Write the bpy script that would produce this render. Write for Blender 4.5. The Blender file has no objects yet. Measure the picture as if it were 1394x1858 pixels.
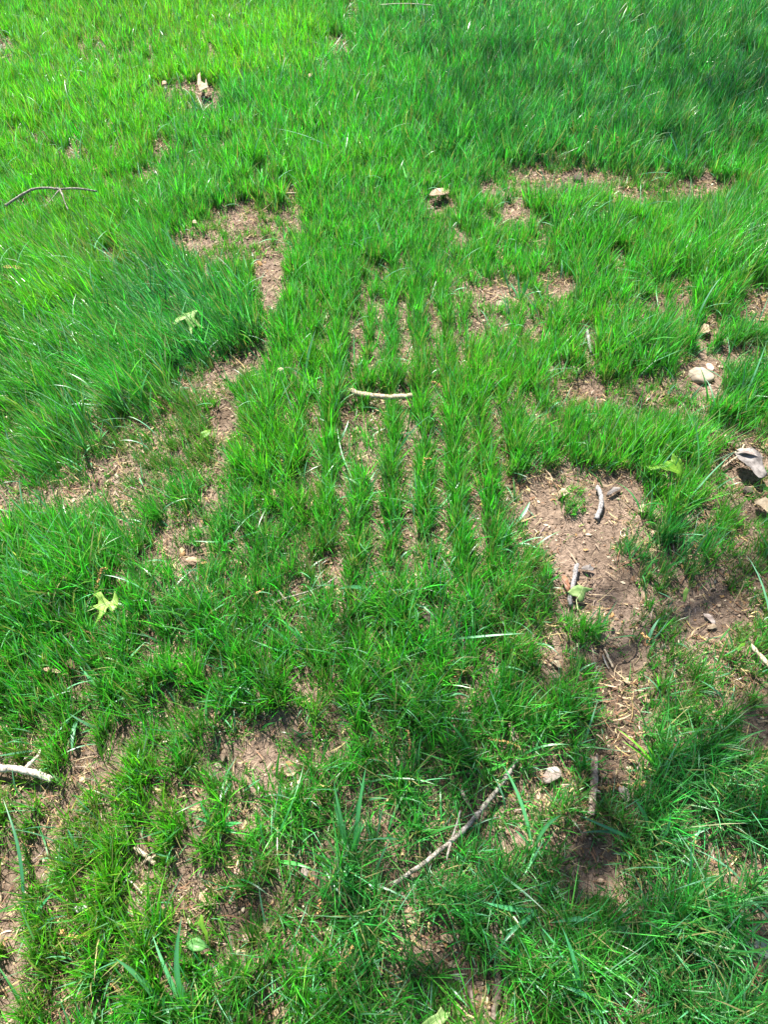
import bpy, bmesh, math, random
import numpy as np
from mathutils import Vector, Matrix

# ------------------------------------------------------------------ camera, sky, sun, exposure
scene = bpy.context.scene
H = 1.5
PITCH = math.radians(50.0)
F = 1352.0
CX, CY = 697.0, 929.0
cam_d = bpy.data.cameras.new("camera")
cam = bpy.data.objects.new("camera", cam_d)
scene.collection.objects.link(cam)
cam.location = (0, 0, H)
cam.rotation_euler = (math.radians(90) - PITCH, 0, 0)
cam_d.sensor_fit = 'VERTICAL'
cam_d.sensor_height = 24.0
cam_d.lens = 24.0 * F / 1858.0
cam_d.clip_start = 0.02
cam_d.clip_end = 1000
scene.camera = cam

SUN_EL = math.radians(57)
SUN_AZ = math.radians(-24)          # measured from +Y towards +X; negative = ahead and to the left
sdir = Vector((math.sin(SUN_AZ) * math.cos(SUN_EL), math.cos(SUN_AZ) * math.cos(SUN_EL), math.sin(SUN_EL)))
world = bpy.data.worlds.new("World")
scene.world = world
world.use_nodes = True
nt = world.node_tree
bg = nt.nodes['Background']
sky = nt.nodes.new('ShaderNodeTexSky')
sky.sky_type = 'NISHITA'
sky.sun_disc = False
sky.sun_elevation = SUN_EL
sky.sun_rotation = SUN_AZ
nt.links.new(sky.outputs[0], bg.inputs[0])
bg.inputs[1].default_value = 0.07
sun_d = bpy.data.lights.new("sun", 'SUN')
sun_d.energy = 5.0
sun_d.angle = math.radians(0.5)
sun_d.color = (1.0, 0.95, 0.86)
sun = bpy.data.objects.new("sun", sun_d)
scene.collection.objects.link(sun)
sun.rotation_euler = (-sdir).to_track_quat('-Z', 'Y').to_euler()
scene.view_settings.view_transform = 'Standard'
scene.view_settings.look = 'None'
scene.view_settings.gamma = 1.0
scene.view_settings.exposure = 1.62

rng = np.random.default_rng(11)
random.seed(11)
C = scene.collection

# ------------------------------------------------------------------ helpers
def tag(o, label=None, cat=None, group=None, kind=None):
    if label: o['label'] = label
    if cat: o['category'] = cat
    if group: o['group'] = group
    if kind: o['kind'] = kind
    return o

def _hash(ix, iy, s):
    h = (ix.astype(np.int64) * 374761393 + iy.astype(np.int64) * 668265263 + s * 2147483647) & 0xffffffff
    h = ((h ^ (h >> 13)) * 1274126177) & 0xffffffff
    h = h ^ (h >> 16)
    return (h & 0xffff) / 65535.0

def vnoise(x, y, sc, s=0):
    x = np.asarray(x, float) / sc; y = np.asarray(y, float) / sc
    ix = np.floor(x); iy = np.floor(y)
    fx = x - ix; fy = y - iy
    fx = fx * fx * (3 - 2 * fx); fy = fy * fy * (3 - 2 * fy)
    ix = ix.astype(np.int64); iy = iy.astype(np.int64)
    a = _hash(ix, iy, s); b = _hash(ix + 1, iy, s); c = _hash(ix, iy + 1, s); d = _hash(ix + 1, iy + 1, s)
    return (a * (1 - fx) + b * fx) * (1 - fy) + (c * (1 - fx) + d * fx) * fy

def fbm(x, y, sc, s=0, o=3):
    t = 0; a = 1; n = 0
    for k in range(o):
        t = t + a * vnoise(x, y, sc / 2 ** k, s + k * 17); n += a; a *= 0.5
    return t / n

SP, CP = math.sin(PITCH), math.cos(PITCH)
def to_px(x, y, z=0.0):
    """ground point -> where it falls in the photograph (only used to look up what grows there)"""
    x = np.asarray(x, float); y = np.asarray(y, float)
    dz = z - H
    depth = y * CP - dz * SP
    up = y * SP + dz * CP
    depth = np.maximum(depth, 0.05)
    return CX + F * x / depth, CY - F * up / depth

def sm(q, a=1.3, b=0.7):
    t = np.clip((a - q) / (a - b), 0, 1)
    return t * t * (3 - 2 * t)

# cx, cy, rx, ry, rot(deg), value
DENS = [
 # thin background zones
 (300,810,150,70,-15,.9),(440,430,110,50,-10,.7),(1000,330,100,30,0,.65),(1190,345,130,26,0,.6),
 (900,545,90,50,0,.7),(1080,700,90,50,0,.75),(440,1640,140,90,0,.7),(1080,1560,90,90,0,.65),
 (1090,1380,80,70,0,.7),(1290,1100,110,75,0,.6),(1300,1560,110,50,0,.7),(1180,720,110,45,0,.6),
 (560,1120,90,90,0,.85),(150,900,140,40,-5,.55),(90,1600,110,260,0,.9),(800,1500,120,120,0,.85),
 (1320,900,90,70,0,.65),(1270,1240,150,60,0,.8),(330,990,70,40,0,.65),(480,1360,90,70,0,.7),
 # bare places
 (490,510,30,55,0,.0),(350,445,44,13,0,.25),(440,400,26,30,30,.25),(520,405,26,14,0,.3),(530,358,14,22,0,.25),
 (465,650,36,16,-20,.08),(400,690,45,14,-25,.3),(420,765,28,34,15,.0),(402,845,16,34,10,.1),(385,915,14,30,0,.2),
 (650,610,13,45,8,.0),(650,800,11,60,0,.1),(645,695,14,12,0,.2),
 (1020,890,95,36,-4,.1),(1050,960,105,55,0,.0),(1010,935,75,45,0,.0),(1060,1030,60,55,0,.0),(1120,1080,52,70,-25,.0),(1120,900,45,50,0,.0),
 (1110,1190,55,40,0,.05),(1110,1260,60,38,0,.12),(1010,1180,40,50,0,.2),(1050,1100,50,30,0,.1),
 (1290,1110,66,42,0,.03),(1270,1140,50,25,0,.05),(1380,1320,55,30,0,.05),
 (1055,715,46,20,0,.2),(1270,665,46,26,0,.03),(1285,690,28,20,0,.0),(1345,650,60,14,0,.15),(1280,610,24,22,0,.15),
 (1232,520,20,34,0,.25),(1375,555,36,34,0,.12),(895,530,55,24,0,.12),(1012,522,30,22,0,.15),(865,588,20,22,0,.15),(1065,620,14,30,0,.25),
 (930,385,30,20,0,.12),(882,340,18,12,0,.12),(985,322,55,9,0,.12),(1050,325,28,14,0,.1),(1155,355,60,12,0,.2),(1290,335,60,12,0,.25),(985,410,14,14,0,.2),
 (785,372,18,18,0,.2),(20,925,34,26,0,.08),(150,900,70,16,-8,.25),(195,850,34,20,0,.15),(110,940,40,14,0,.3),
 (345,1010,34,18,0,.15),(310,965,30,18,0,.3),(600,1022,30,20,0,.15),(736,975,10,50,0,.08),(790,985,10,26,0,.15),(743,850,9,60,0,.1),(850,905,8,50,0,.1),(795,830,7,50,0,.2),
 (490,1375,40,34,0,.03),(525,1315,44,18,0,.12),(405,1372,16,28,0,.12),(615,1345,28,24,0,.15),(230,1330,26,16,0,.2),(345,1270,26,16,0,.25),
 (150,1385,17,95,6,.06),(78,1530,22,75,10,.06),(18,1610,24,90,8,.04),(15,1770,26,110,8,.05),(100,1640,20,50,8,.3),
 (450,1655,60,40,0,.3),(265,1560,38,30,0,.15),(460,1480,36,30,0,.2),(500,1830,40,30,0,.2),(560,1590,40,30,0,.3),(400,1720,40,25,0,.3),
 (1125,1330,44,30,0,.2),(1120,1400,40,50,0,.25),(1085,1565,46,52,0,.12),(1050,1500,20,60,0,.3),(1300,1545,60,18,0,.25),(1385,1700,34,90,0,.08),(1290,1770,40,25,0,.3),
 (880,1480,40,34,0,.25),(790,1420,30,40,0,.3),(735,1600,36,26,0,.25),(865,1770,50,40,0,.2),(1145,1790,36,30,0,.2),(810,1700,40,20,0,.3),(950,1460,40,60,0,.35),
 (372,178,26,26,0,.15),(330,162,44,9,0,.12),(235,102,16,7,0,.15),(615,84,22,16,0,.25),(640,22,14,18,0,.3),(290,288,20,16,0,.25),(5,85,22,9,0,.15),(725,22,14,8,0,.3),
 (202,466,30,12,0,.12),(245,500,34,14,0,.4),(340,280,20,10,0,.45),(1145,55,26,12,0,.5),
 (995,1410,34,30,0,.2),(1350,845,50,34,0,.1),(1375,930,36,24,0,.15),(1245,965,34,16,0,.2),(1175,965,30,12,0,.25),(1340,985,30,16,0,.3),(1190,905,20,18,0,.3),
 (775,1120,18,24,0,.15),(1160,1010,14,12,0,.4),
 (30,780,16,14,0,.2),(55,640,8,8,0,.3),(970,600,18,20,0,.3),(1120,470,14,18,0,.25),(1180,560,30,14,0,.3),(700,500,12,18,0,.25),(560,740,10,14,0,.3),(890,760,16,16,0,.25),(960,740,14,16,0,.2),(580,560,8,14,0,.3),(740,620,8,26,0,.1),(790,580,8,26,0,.15),(835,640,8,24,0,.2),(660,540,10,20,0,.2),(255,1180,20,30,0,.3),(330,1170,20,20,0,.25),(560,1240,26,20,0,.25),(680,1180,14,24,0,.25),(160,1240,24,16,0,.3),(700,1290,16,24,0,.3),(970,1240,20,26,0,.3),(830,1250,24,16,0,.25),(80,1440,12,20,0,.3),(330,1440,24,20,0,.25),(340,1620,30,30,0,.2),(650,1500,20,20,0,.3),(590,1680,26,16,0,.25),(740,1700,26,24,0,.25),(960,1640,20,24,0,.3),(1200,1620,24,20,0,.3),(1240,1460,20,16,0,.3),(1180,1290,24,14,0,.3),(1330,1240,26,16,0,.3),
 # pressed down under sticks and leaves
 (693,724,60,13,2,.3),(1079,1430,17,64,2,.3),(830,1515,140,16,-45,.4),(45,1408,58,18,10,.35),(900,1740,15,105,0,.35),(555,1074,60,12,-20,.45),(190,1112,28,22,0,.5),(1218,862,40,18,0,.4),(337,592,26,14,0,.5),(1067,618,10,26,0,.4),(366,1700,24,34,0,.4),(1005,1415,28,18,0,.3),
 # tufts standing in the bare soil
 (1036,912,22,20,0,.95),(1062,1135,44,34,0,.95),(1190,1140,44,42,0,1.),(1200,1010,80,40,0,1.0),(1068,1255,14,16,0,.7),(505,425,30,22,0,.7),(440,445,20,16,0,.7),(1110,1150,14,16,0,.3),
]
HGT = [
 (1050,130,420,190,0,1.5),(560,220,200,150,0,1.3),(230,650,250,180,-15,1.75),(330,560,120,60,0,1.6),(100,640,160,170,0,1.6),
 (1060,390,110,60,0,1.35),(1310,470,110,80,0,1.6),(1120,660,90,50,0,1.35),(1340,700,80,60,0,1.4),(1200,860,90,80,0,1.45),(1200,1010,80,45,0,1.15),
 (70,1040,120,110,0,1.5),(900,560,60,60,0,1.3),(1300,1680,110,90,0,1.45),(1340,1830,90,60,0,1.3),
 (330,820,150,70,-10,.55),(430,440,110,60,0,.65),(400,690,90,40,-20,.45),(470,1000,160,90,0,.85),
 (200,1500,260,240,0,.85),(120,1700,180,120,0,1.0),(560,1600,200,140,0,1.0),(1000,330,130,30,0,.6),(1100,1180,90,120,0,.75),(1190,1140,44,42,0,1.2),(1062,1135,44,34,0,1.0),
 (1290,1110,110,60,0,.6),(1190,720,110,40,0,.7),(900,860,70,60,0,1.1),(640,800,250,120,0,1.05),(800,1200,160,120,0,1.1),(800,1720,160,100,0,.9),(1010,1120,60,120,0,.9),
]
DRYM = [
 (300,810,150,70,-15,.6),(440,430,110,60,-10,.55),(1190,345,150,26,0,.6),(1000,330,100,35,0,.5),(400,690,90,30,-20,.6),
 (1290,1110,120,90,0,.5),(440,1640,160,100,0,.6),(60,1600,120,280,0,.45),(890,830,60,60,0,.35),(200,60,160,40,0,.3),
 (1080,1560,100,100,0,.6),(960,1150,60,120,0,.5),(1270,1240,150,60,0,.4),(600,1020,60,40,0,.7),(1060,710,80,40,0,.6),(200,480,60,30,0,.7),(780,690,60,60,0,.3),
]
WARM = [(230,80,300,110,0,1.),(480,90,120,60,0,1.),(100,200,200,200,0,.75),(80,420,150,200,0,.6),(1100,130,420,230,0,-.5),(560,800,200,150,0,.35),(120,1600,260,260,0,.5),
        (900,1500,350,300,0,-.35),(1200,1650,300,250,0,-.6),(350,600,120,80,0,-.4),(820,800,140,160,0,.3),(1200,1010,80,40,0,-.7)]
ROWS = [(560,820,120,260,0,.45),(760,860,180,340,0,.9),(740,1150,200,150,0,.5),(140,1540,300,300,0,.6),(500,1200,300,150,0,.4),(1300,500,200,200,0,.3)]

def field(base, lst, px, py):
    D = np.full(np.shape(px), base, float)
    for cx, cy, rx, ry, rot, v in lst:
        r = math.radians(rot); c, s = math.cos(r), math.sin(r)
        dx = px - cx; dy = py - cy
        q = np.sqrt(((dx * c + dy * s) / rx) ** 2 + ((-dx * s + dy * c) / ry) ** 2)
        w = sm(q)
        D = D * (1 - w) + v * w
    return D

def warp(x, y):
    wx = x + 0.05 * (fbm(x, y, .12, 5) - .5)
    wy = y + 0.07 * (fbm(x, y, .12, 55) - .5)
    return to_px(wx, wy)

def density(x, y):
    px, py = warp(x, y)
    D = field(1.0, DENS, px, py)
    R = field(.12, ROWS, px, py)
    ph = (x - 0.065 + 0.02 * (fbm(x, y, .3, 91) - .5)) / 0.087
    gap = 0.5 + 0.5 * np.cos(2 * math.pi * ph)
    D = D * (1 - R * gap ** 1.5 * np.clip(2.4 * fbm(x, y, .25, 77) - .1, 0, 1)) * (1 + .9 * R)
    n = fbm(x, y, .09, 33)
    n2 = fbm(x, y, .5, 35)
    D = D * np.clip(0.66 + 1.8 * (n * .75 + n2 * .35 - .32), 0.22, 1.2) * np.clip((fbm(x, y, .055, 39) - .27) * 7, .25, 1)
    return np.clip(D, 0, 1.6)

def bare_only(x, y):
    px, py = warp(x, y)
    return field(1.0, DENS, px, py)

def gh(x, y):
    x = np.asarray(x, float); y = np.asarray(y, float)
    b = 1 - np.clip(bare_only(x, y), 0, 1)
    return 0.03 * (fbm(x, y, .8, 1) - .5) + 0.012 * (fbm(x, y, .12, 2) - .5) + 0.007 * (fbm(x, y, .03, 3) - .5) - 0.010 * b

def P(px, py, dz=0.0):
    """the place on the ground (lifted by dz) that the photograph shows at px, py"""
    a = (px - CX) / F; b = (CY - py) / F
    d = Vector((a, CP + b * SP, -SP + b * CP))
    z = dz
    for _ in range(4):
        t = (z - H) / d.z
        p = Vector((0, 0, H)) + d * t
        z = float(gh(p.x, p.y)) + dz
    t = (z - H) / d.z
    return Vector((0, 0, H)) + d * t

def ppm(py):
    """photo pixels per metre on the ground at row py"""
    y = P(CX, py).y
    return F / (y * CP + H * SP)

# ------------------------------------------------------------------ materials
def new_mat(name):
    m = bpy.data.materials.new(name); m.use_nodes = True
    n = m.node_tree; b = n.nodes['Principled BSDF']
    return m, n, b

def noise_mat(name, c1, c2, c3=None, scale=60, rough=.85, bump=.3, detail=6, bscale=None, translucent=0, stretch=None, spec=.3):
    m, n, b = new_mat(name)
    tc = n.nodes.new('ShaderNodeTexCoord'); src = tc.outputs['Object']
    if stretch:
        mp = n.nodes.new('ShaderNodeMapping'); mp.inputs['Scale'].default_value = stretch
        n.links.new(src, mp.inputs[0]); src = mp.outputs[0]
    no = n.nodes.new('ShaderNodeTexNoise'); no.inputs['Scale'].default_value = scale; no.inputs['Detail'].default_value = detail
    n.links.new(src, no.inputs['Vector'])
    cr = n.nodes.new('ShaderNodeValToRGB')
    cr.color_ramp.elements[0].position = .33; cr.color_ramp.elements[0].color = (*c1, 1)
    cr.color_ramp.elements[1].position = .68; cr.color_ramp.elements[1].color = (*c2, 1)
    if c3:
        e = cr.color_ramp.elements.new(.5); e.color = (*c3, 1)
    n.links.new(no.outputs[0], cr.inputs[0]); n.links.new(cr.outputs[0], b.inputs['Base Color'])
    b.inputs['Roughness'].default_value = rough
    b.inputs['Specular IOR Level'].default_value = spec
    bn = n.nodes.new('ShaderNodeTexNoise'); bn.inputs['Scale'].default_value = bscale or scale * 2; bn.inputs['Detail'].default_value = 8
    n.links.new(src, bn.inputs['Vector'])
    bu = n.nodes.new('ShaderNodeBump'); bu.inputs['Strength'].default_value = bump; bu.inputs['Distance'].default_value = .002
    n.links.new(bn.outputs[0], bu.inputs['Height']); n.links.new(bu.outputs[0], b.inputs['Normal'])
    if translucent:
        tr = n.nodes.new('ShaderNodeBsdfTranslucent'); mx = n.nodes.new('ShaderNodeMixShader'); mx.inputs[0].default_value = translucent
        n.links.new(cr.outputs[0], tr.inputs[0])
        n.links.new(b.outputs[0], mx.inputs[1]); n.links.new(tr.outputs[0], mx.inputs[2])
        n.links.new(mx.outputs[0], n.nodes['Material Output'].inputs[0])
    return m

def blade_mat(name, rough, trans, spec, tmul=(1.4, 2.0, .8)):
    m, n, b = new_mat(name)
    at = n.nodes.new('ShaderNodeAttribute'); at.attribute_name = 'tint'
    n.links.new(at.outputs['Color'], b.inputs['Base Color'])
    b.inputs['Roughness'].default_value = rough
    b.inputs['Specular IOR Level'].default_value = spec
    if trans:
        mu = n.nodes.new('ShaderNodeMix'); mu.data_type = 'RGBA'; mu.blend_type = 'MULTIPLY'; mu.inputs[0].default_value = 1
        mu.inputs[7].default_value = (*tmul, 1)
        n.links.new(at.outputs['Color'], mu.inputs[6])
        tr = n.nodes.new('ShaderNodeBsdfTranslucent'); mx = n.nodes.new('ShaderNodeMixShader'); mx.inputs[0].default_value = trans
        n.links.new(mu.outputs[2], tr.inputs[0])
        n.links.new(b.outputs[0], mx.inputs[1]); n.links.new(tr.outputs[0], mx.inputs[2])
        n.links.new(mx.outputs[0], n.nodes['Material Output'].inputs[0])
    return m

M = {}
M['grass'] = blade_mat('grass_blade', .36, .27, .9)
M['coarse'] = blade_mat('coarse_grass_blade', .42, .28, .9)
M['straw'] = blade_mat('straw', .6, .2, .3, (1.1, 1.0, .8))

# soil
m, n, b = new_mat('soil')
geo = n.nodes.new('ShaderNodeNewGeometry')
na = n.nodes.new('ShaderNodeTexNoise'); na.inputs['Scale'].default_value = 5; na.inputs['Detail'].default_value = 5
nb = n.nodes.new('ShaderNodeTexNoise'); nb.inputs['Scale'].default_value = 90; nb.inputs['Detail'].default_value = 8; nb.inputs['Roughness'].default_value = .7
vo = n.nodes.new('ShaderNodeTexVoronoi'); vo.feature = 'DISTANCE_TO_EDGE'; vo.inputs['Scale'].default_value = 22
wn = n.nodes.new('ShaderNodeTexNoise'); wn.inputs['Scale'].default_value = 14; wn.inputs['Detail'].default_value = 4
for q in (na, nb, wn): n.links.new(geo.outputs['Position'], q.inputs['Vector'])
va = n.nodes.new('ShaderNodeVectorMath'); va.operation = 'MULTIPLY_ADD'
va.inputs[1].default_value = (.12, .12, .12)
n.links.new(wn.outputs['Color'], va.inputs[0]); n.links.new(geo.outputs['Position'], va.inputs[2]); n.links.new(va.outputs[0], vo.inputs['Vector'])
r1 = n.nodes.new('ShaderNodeValToRGB'); r1.color_ramp.elements[0].position = .35; r1.color_ramp.elements[0].color = (.165, .122, .09, 1)
r1.color_ramp.elements[1].position = .65; r1.color_ramp.elements[1].color = (.34, .255, .20, 1)
n.links.new(na.outputs[0], r1.inputs[0])
r2 = n.nodes.new('ShaderNodeValToRGB'); r2.color_ramp.elements[0].position = .36; r2.color_ramp.elements[0].color = (.45, .42, .4, 1)
r2.color_ramp.elements[1].position = .62; r2.color_ramp.elements[1].color = (1.15, 1.12, 1.08, 1)
n.links.new(nb.outputs[0], r2.inputs[0])
mm = n.nodes.new('ShaderNodeMix'); mm.data_type = 'RGBA'; mm.blend_type = 'MULTIPLY'; mm.inputs[0].default_value = 1
n.links.new(r1.outputs[0], mm.inputs[6]); n.links.new(r2.outputs[0], mm.inputs[7])
n.links.new(mm.outputs[2], b.inputs['Base Color'])
b.inputs['Roughness'].default_value = .95; b.inputs['Specular IOR Level'].default_value = .15
mr = n.nodes.new('ShaderNodeMapRange'); mr.inputs[1].default_value = 0; mr.inputs[2].default_value = .04
n.links.new(vo.outputs['Distance'], mr.inputs[0])
ad = n.nodes.new('ShaderNodeMath'); ad.operation = 'MULTIPLY_ADD'; ad.inputs[1].default_value = .35
n.links.new(mr.outputs[0], ad.inputs[0]); n.links.new(nb.outputs[0], ad.inputs[2])
bu = n.nodes.new('ShaderNodeBump'); bu.inputs['Strength'].default_value = 1.0; bu.inputs['Distance'].default_value = .012
n.links.new(ad.outputs[0], bu.inputs['Height']); n.links.new(bu.outputs[0], b.inputs['Normal'])
M['soil'] = m
M['crumb'] = noise_mat('soil_crumb', (.12, .075, .05), (.30, .20, .15), scale=40)

# ------------------------------------------------------------------ ground
def mesh_np(name, verts, loops, starts, totals, mat, tint=None, smooth=False):
    me = bpy.data.meshes.new(name)
    me.vertices.add(len(verts)); me.vertices.foreach_set('co', np.ascontiguousarray(verts, dtype=np.float32).ravel())
    me.loops.add(len(loops)); me.loops.foreach_set('vertex_index', np.ascontiguousarray(loops, dtype=np.int32))
    me.polygons.add(len(starts)); me.polygons.foreach_set('loop_start', np.ascontiguousarray(starts, dtype=np.int32))
    try: me.polygons.foreach_set('loop_total', np.ascontiguousarray(totals, dtype=np.int32))
    except Exception: pass
    if smooth: me.polygons.foreach_set('use_smooth', np.ones(len(starts), dtype=bool))
    if tint is not None:
        a = me.color_attributes.new('tint', 'FLOAT_COLOR', 'POINT')
        col = np.ones((len(verts), 4), dtype=np.float32); col[:, :3] = tint
        a.data.foreach_set('color', col.ravel())
    me.update(calc_edges=True); me.validate()
    me.materials.append(mat)
    o = bpy.data.objects.new(name, me); C.objects.link(o)
    return o

def axis(lo, hi, st, far):
    core = np.arange(lo, hi, st)
    g = []; d = st; p = 0
    while p < far: d *= 1.35; p += d; g.append(p)
    g = np.array(g)
    return np.concatenate([lo - g[::-1], core, core[-1] + g])
ax = axis(-2.7, 2.7, .011, 90); ay = axis(-.3, 6.2, .011, 90)
X, Y = np.meshgrid(ax, ay)
Z = gh(X, Y)
nx, ny = len(ax), len(ay)
idx = np.arange(nx * ny).reshape(ny, nx)
q = np.stack([idx[:-1, :-1], idx[:-1, 1:], idx[1:, 1:], idx[1:, :-1]], -1).reshape(-1)
nf = (nx - 1) * (ny - 1)
g = mesh_np('ground', np.stack([X, Y, Z], -1).reshape(-1, 3), q, np.arange(nf) * 4, np.full(nf, 4), M['soil'], smooth=True)
tag(g, kind='structure')

# ------------------------------------------------------------------ blades
def blades(name, bx, by, bz, L, W, az, th0, curl, twist, c_base, c_tip, segs, mat, taper=1.9, side=None):
    """every blade is a tapering strip that starts at its root and bends over"""
    N = len(bx)
    t = np.linspace(0, 1, segs + 1)
    dt = 1.0 / segs
    hx = np.cos(az); hy = np.sin(az)
    sx = -np.sin(az + twist); sy = np.cos(az + twist)
    px = bx.copy(); py = by.copy(); pz = bz.copy()
    V = np.zeros((N, 2 * segs + 1, 3), np.float32); T = np.zeros((N, 2 * segs + 1, 3), np.float32)
    lat = np.zeros(N) if side is None else side
    for k in range(segs + 1):
        w = W * 0.5 * (1 - t[k] ** taper) * (0.6 + 0.4 * min(1, t[k] * 4))
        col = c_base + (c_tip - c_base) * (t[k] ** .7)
        if k < segs:
            V[:, 2 * k, 0] = px - sx * w; V[:, 2 * k, 1] = py - sy * w; V[:, 2 * k, 2] = pz
            V[:, 2 * k + 1, 0] = px + sx * w; V[:, 2 * k + 1, 1] = py + sy * w; V[:, 2 * k + 1, 2] = pz
            T[:, 2 * k] = col; T[:, 2 * k + 1] = col
            th = th0 + curl * (t[k] + dt / 2)
            ds = L * dt
            a2 = az + lat * t[k]
            px = px + np.cos(a2) * np.sin(th) * ds; py = py + np.sin(a2) * np.sin(th) * ds; pz = pz + np.cos(th) * ds
            pz = np.maximum(pz, bz + 0.002)
        else:
            V[:, 2 * k, 0] = px; V[:, 2 * k, 1] = py; V[:, 2 * k, 2] = pz
            T[:, 2 * k] = col
    nv = 2 * segs + 1
    base = (np.arange(N) * nv)[:, None]
    pat = []
    for k in range(segs - 1): pat += [2 * k, 2 * k + 1, 2 * k + 3, 2 * k + 2]
    pat += [2 * segs - 2, 2 * segs - 1, 2 * segs]
    tot = np.array([4] * (segs - 1) + [3])
    st = np.concatenate([[0], np.cumsum(tot)[:-1]])
    ll = len(pat)
    loops = (base + np.array(pat)[None, :]).reshape(-1)
    starts = ((np.arange(N) * ll)[:, None] + st[None, :]).reshape(-1)
    tots = np.tile(tot, N)
    return mesh_np(name, V.reshape(-1, 3), loops, starts, tots, mat, T.reshape(-1, 3), smooth=True)

def halfw(y): return .592 + .3315 * np.maximum(y, 0)

def scatter(n_per_m2, xm=.5, y0=-.3, y1=6.3):
    """random places over the view and a margin round it"""
    W2 = halfw(y1) + xm
    A = 2 * W2 * (y1 - y0)
    N = int(A * n_per_m2)
    x = rng.uniform(-W2, W2, N); y = rng.uniform(y0, y1, N)
    k = np.abs(x) < halfw(y) + xm
    return x[k], y[k]

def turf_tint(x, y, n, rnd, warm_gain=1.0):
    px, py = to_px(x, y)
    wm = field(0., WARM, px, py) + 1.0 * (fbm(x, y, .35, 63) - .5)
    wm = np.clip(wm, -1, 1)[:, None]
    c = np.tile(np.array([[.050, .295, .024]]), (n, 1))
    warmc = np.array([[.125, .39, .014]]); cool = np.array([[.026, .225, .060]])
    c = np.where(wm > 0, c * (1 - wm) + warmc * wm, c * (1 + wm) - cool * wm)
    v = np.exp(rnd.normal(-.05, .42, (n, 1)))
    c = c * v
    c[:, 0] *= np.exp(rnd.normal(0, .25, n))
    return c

# fine turf, grown in small tufts
cx_, cy_ = scatter(4000)
D = density(cx_, cy_)
vis = np.abs(cx_) < halfw(cy_) + .12
far = np.clip((cy_ - 1.8) / 2.5, 0, 1)
pk = D * np.where(vis, .84, .24) * (1 - .25 * np.clip((cy_ - .7) / .8, 0, 1)) * (1 - .55 * far)
keep = rng.random(len(cx_)) < pk
cx_, cy_, D = cx_[keep], cy_[keep], D[keep]
nb_ = rng.integers(8, 20, len(cx_))
qx, qy = to_px(cx_, cy_)
Rr = np.clip(field(.0, ROWS, qx, qy), 0, 1)
rc = (np.round((cx_ - 0.065) / 0.087 - .5) + .5) * 0.087 + 0.065 + 0.012 * (fbm(cx_, cy_, .2, 13) - .5)
cx_ = cx_ + (rc + rng.normal(0, .009, len(cx_)) - cx_) * .5 * Rr * (fbm(cx_, cy_, .3, 14) > .42)
ci = np.repeat(np.arange(len(cx_)), nb_)
N = len(ci)
ccx, ccy = cx_[ci], cy_[ci]
rr = np.abs(rng.normal(0, .010, N)); ra = rng.uniform(0, 2 * math.pi, N)
x = ccx + rr * np.cos(ra); y = ccy + rr * np.sin(ra)
px, py = to_px(x, y)
edge = np.minimum(np.clip(field(1., DENS, px, py - 28), 0, 1), np.clip(field(1., DENS, px, py), 0, 1))
hm = field(1., HGT, px, py) * (.42 + .58 * edge) * (0.75 + .5 * fbm(x, y, .25, 21)) * (0.4 + .6 * np.clip(D[ci], 0, 1))
dry = field(.10, DRYM, px, py)
ctuft = rng.normal(1, .18, len(cx_))[ci]
L = np.clip(.068 * hm * ctuft * np.clip(rng.normal(1, .28, N), .3, 1.8), .010, .17)
fw = 1 + .45 * np.clip((y - 1.5) / 3, 0, 1)
W = np.clip(rng.normal(.0030, .0007, N), .0015, .0055) * fw * np.clip(hm, .8, 1.3)
tall = np.clip(hm - 1, 0, 1)
# tufts splay outward, the tall patch on the left leans left
lean_left = sm(np.sqrt(((px - 180) / 300) ** 2 + ((py - 680) / 280) ** 2))
vx = np.cos(ra) * .12 + rng.normal(0, .14, N) - .28 * lean_left + .10 * (rng.normal(0, 1, len(cx_))[ci])
vy = np.sin(ra) * .12 + rng.normal(0, .14, N) + .08 * lean_left + .10 * (rng.normal(0, 1, len(cx_))[ci])
messy = np.clip(.1 + .9 * np.clip((py - 1050) / 500, 0, 1) * np.clip((px - 250) / 400, .15, 1) + .35 * (fbm(x, y, .3, 19) > .58), 0, 1)
vx += rng.normal(0, .45, N) * messy * .45; vy += rng.normal(0, .45, N) * messy * .6
az = np.arctan2(vy, vx); th0 = np.clip(np.hypot(vx, vy), 0, 1.3)
L = L * (1 + .15 * messy)
curl = np.abs(rng.normal(0, .45, N)) * (0.6 + .8 * tall + .4 * messy)
c = turf_tint(x, y, N, rng)
glint_fine = (rng.random(N) < .13)[:, None]
c = np.where(glint_fine, np.array([[.17, .42, .23]]), c)  # mint highlights put into the colour of a few random blades
tuftc = np.exp(rng.normal(0, .16, (len(cx_), 3))); tuftc[:, 2] = 1
c = c * tuftc[ci]
isdry = rng.random(N) < dry * .35 + .02
dcol = np.array([[.29, .25, .11]]) * np.exp(rng.normal(0, .25, (N, 1)))
c = np.where(isdry[:, None], dcol, c)
olive = np.array([[.085, .14, .020]])
mixo = (dry * .55 * rng.random(N))[:, None]
c = c * (1 - mixo) + olive * mixo
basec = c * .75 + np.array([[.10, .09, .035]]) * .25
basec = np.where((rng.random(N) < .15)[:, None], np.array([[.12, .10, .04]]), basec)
z = gh(x, y) - .002
tipdry = rng.random(N) < .06
tipc = np.where(tipdry[:, None], np.array([[.30, .27, .11]]), c * 1.05)
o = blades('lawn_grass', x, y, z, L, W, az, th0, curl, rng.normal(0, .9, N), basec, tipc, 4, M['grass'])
tag(o, 'fine green turf grass covering most of the ground', 'grass', kind='stuff')
print('turf blades', N)

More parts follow.
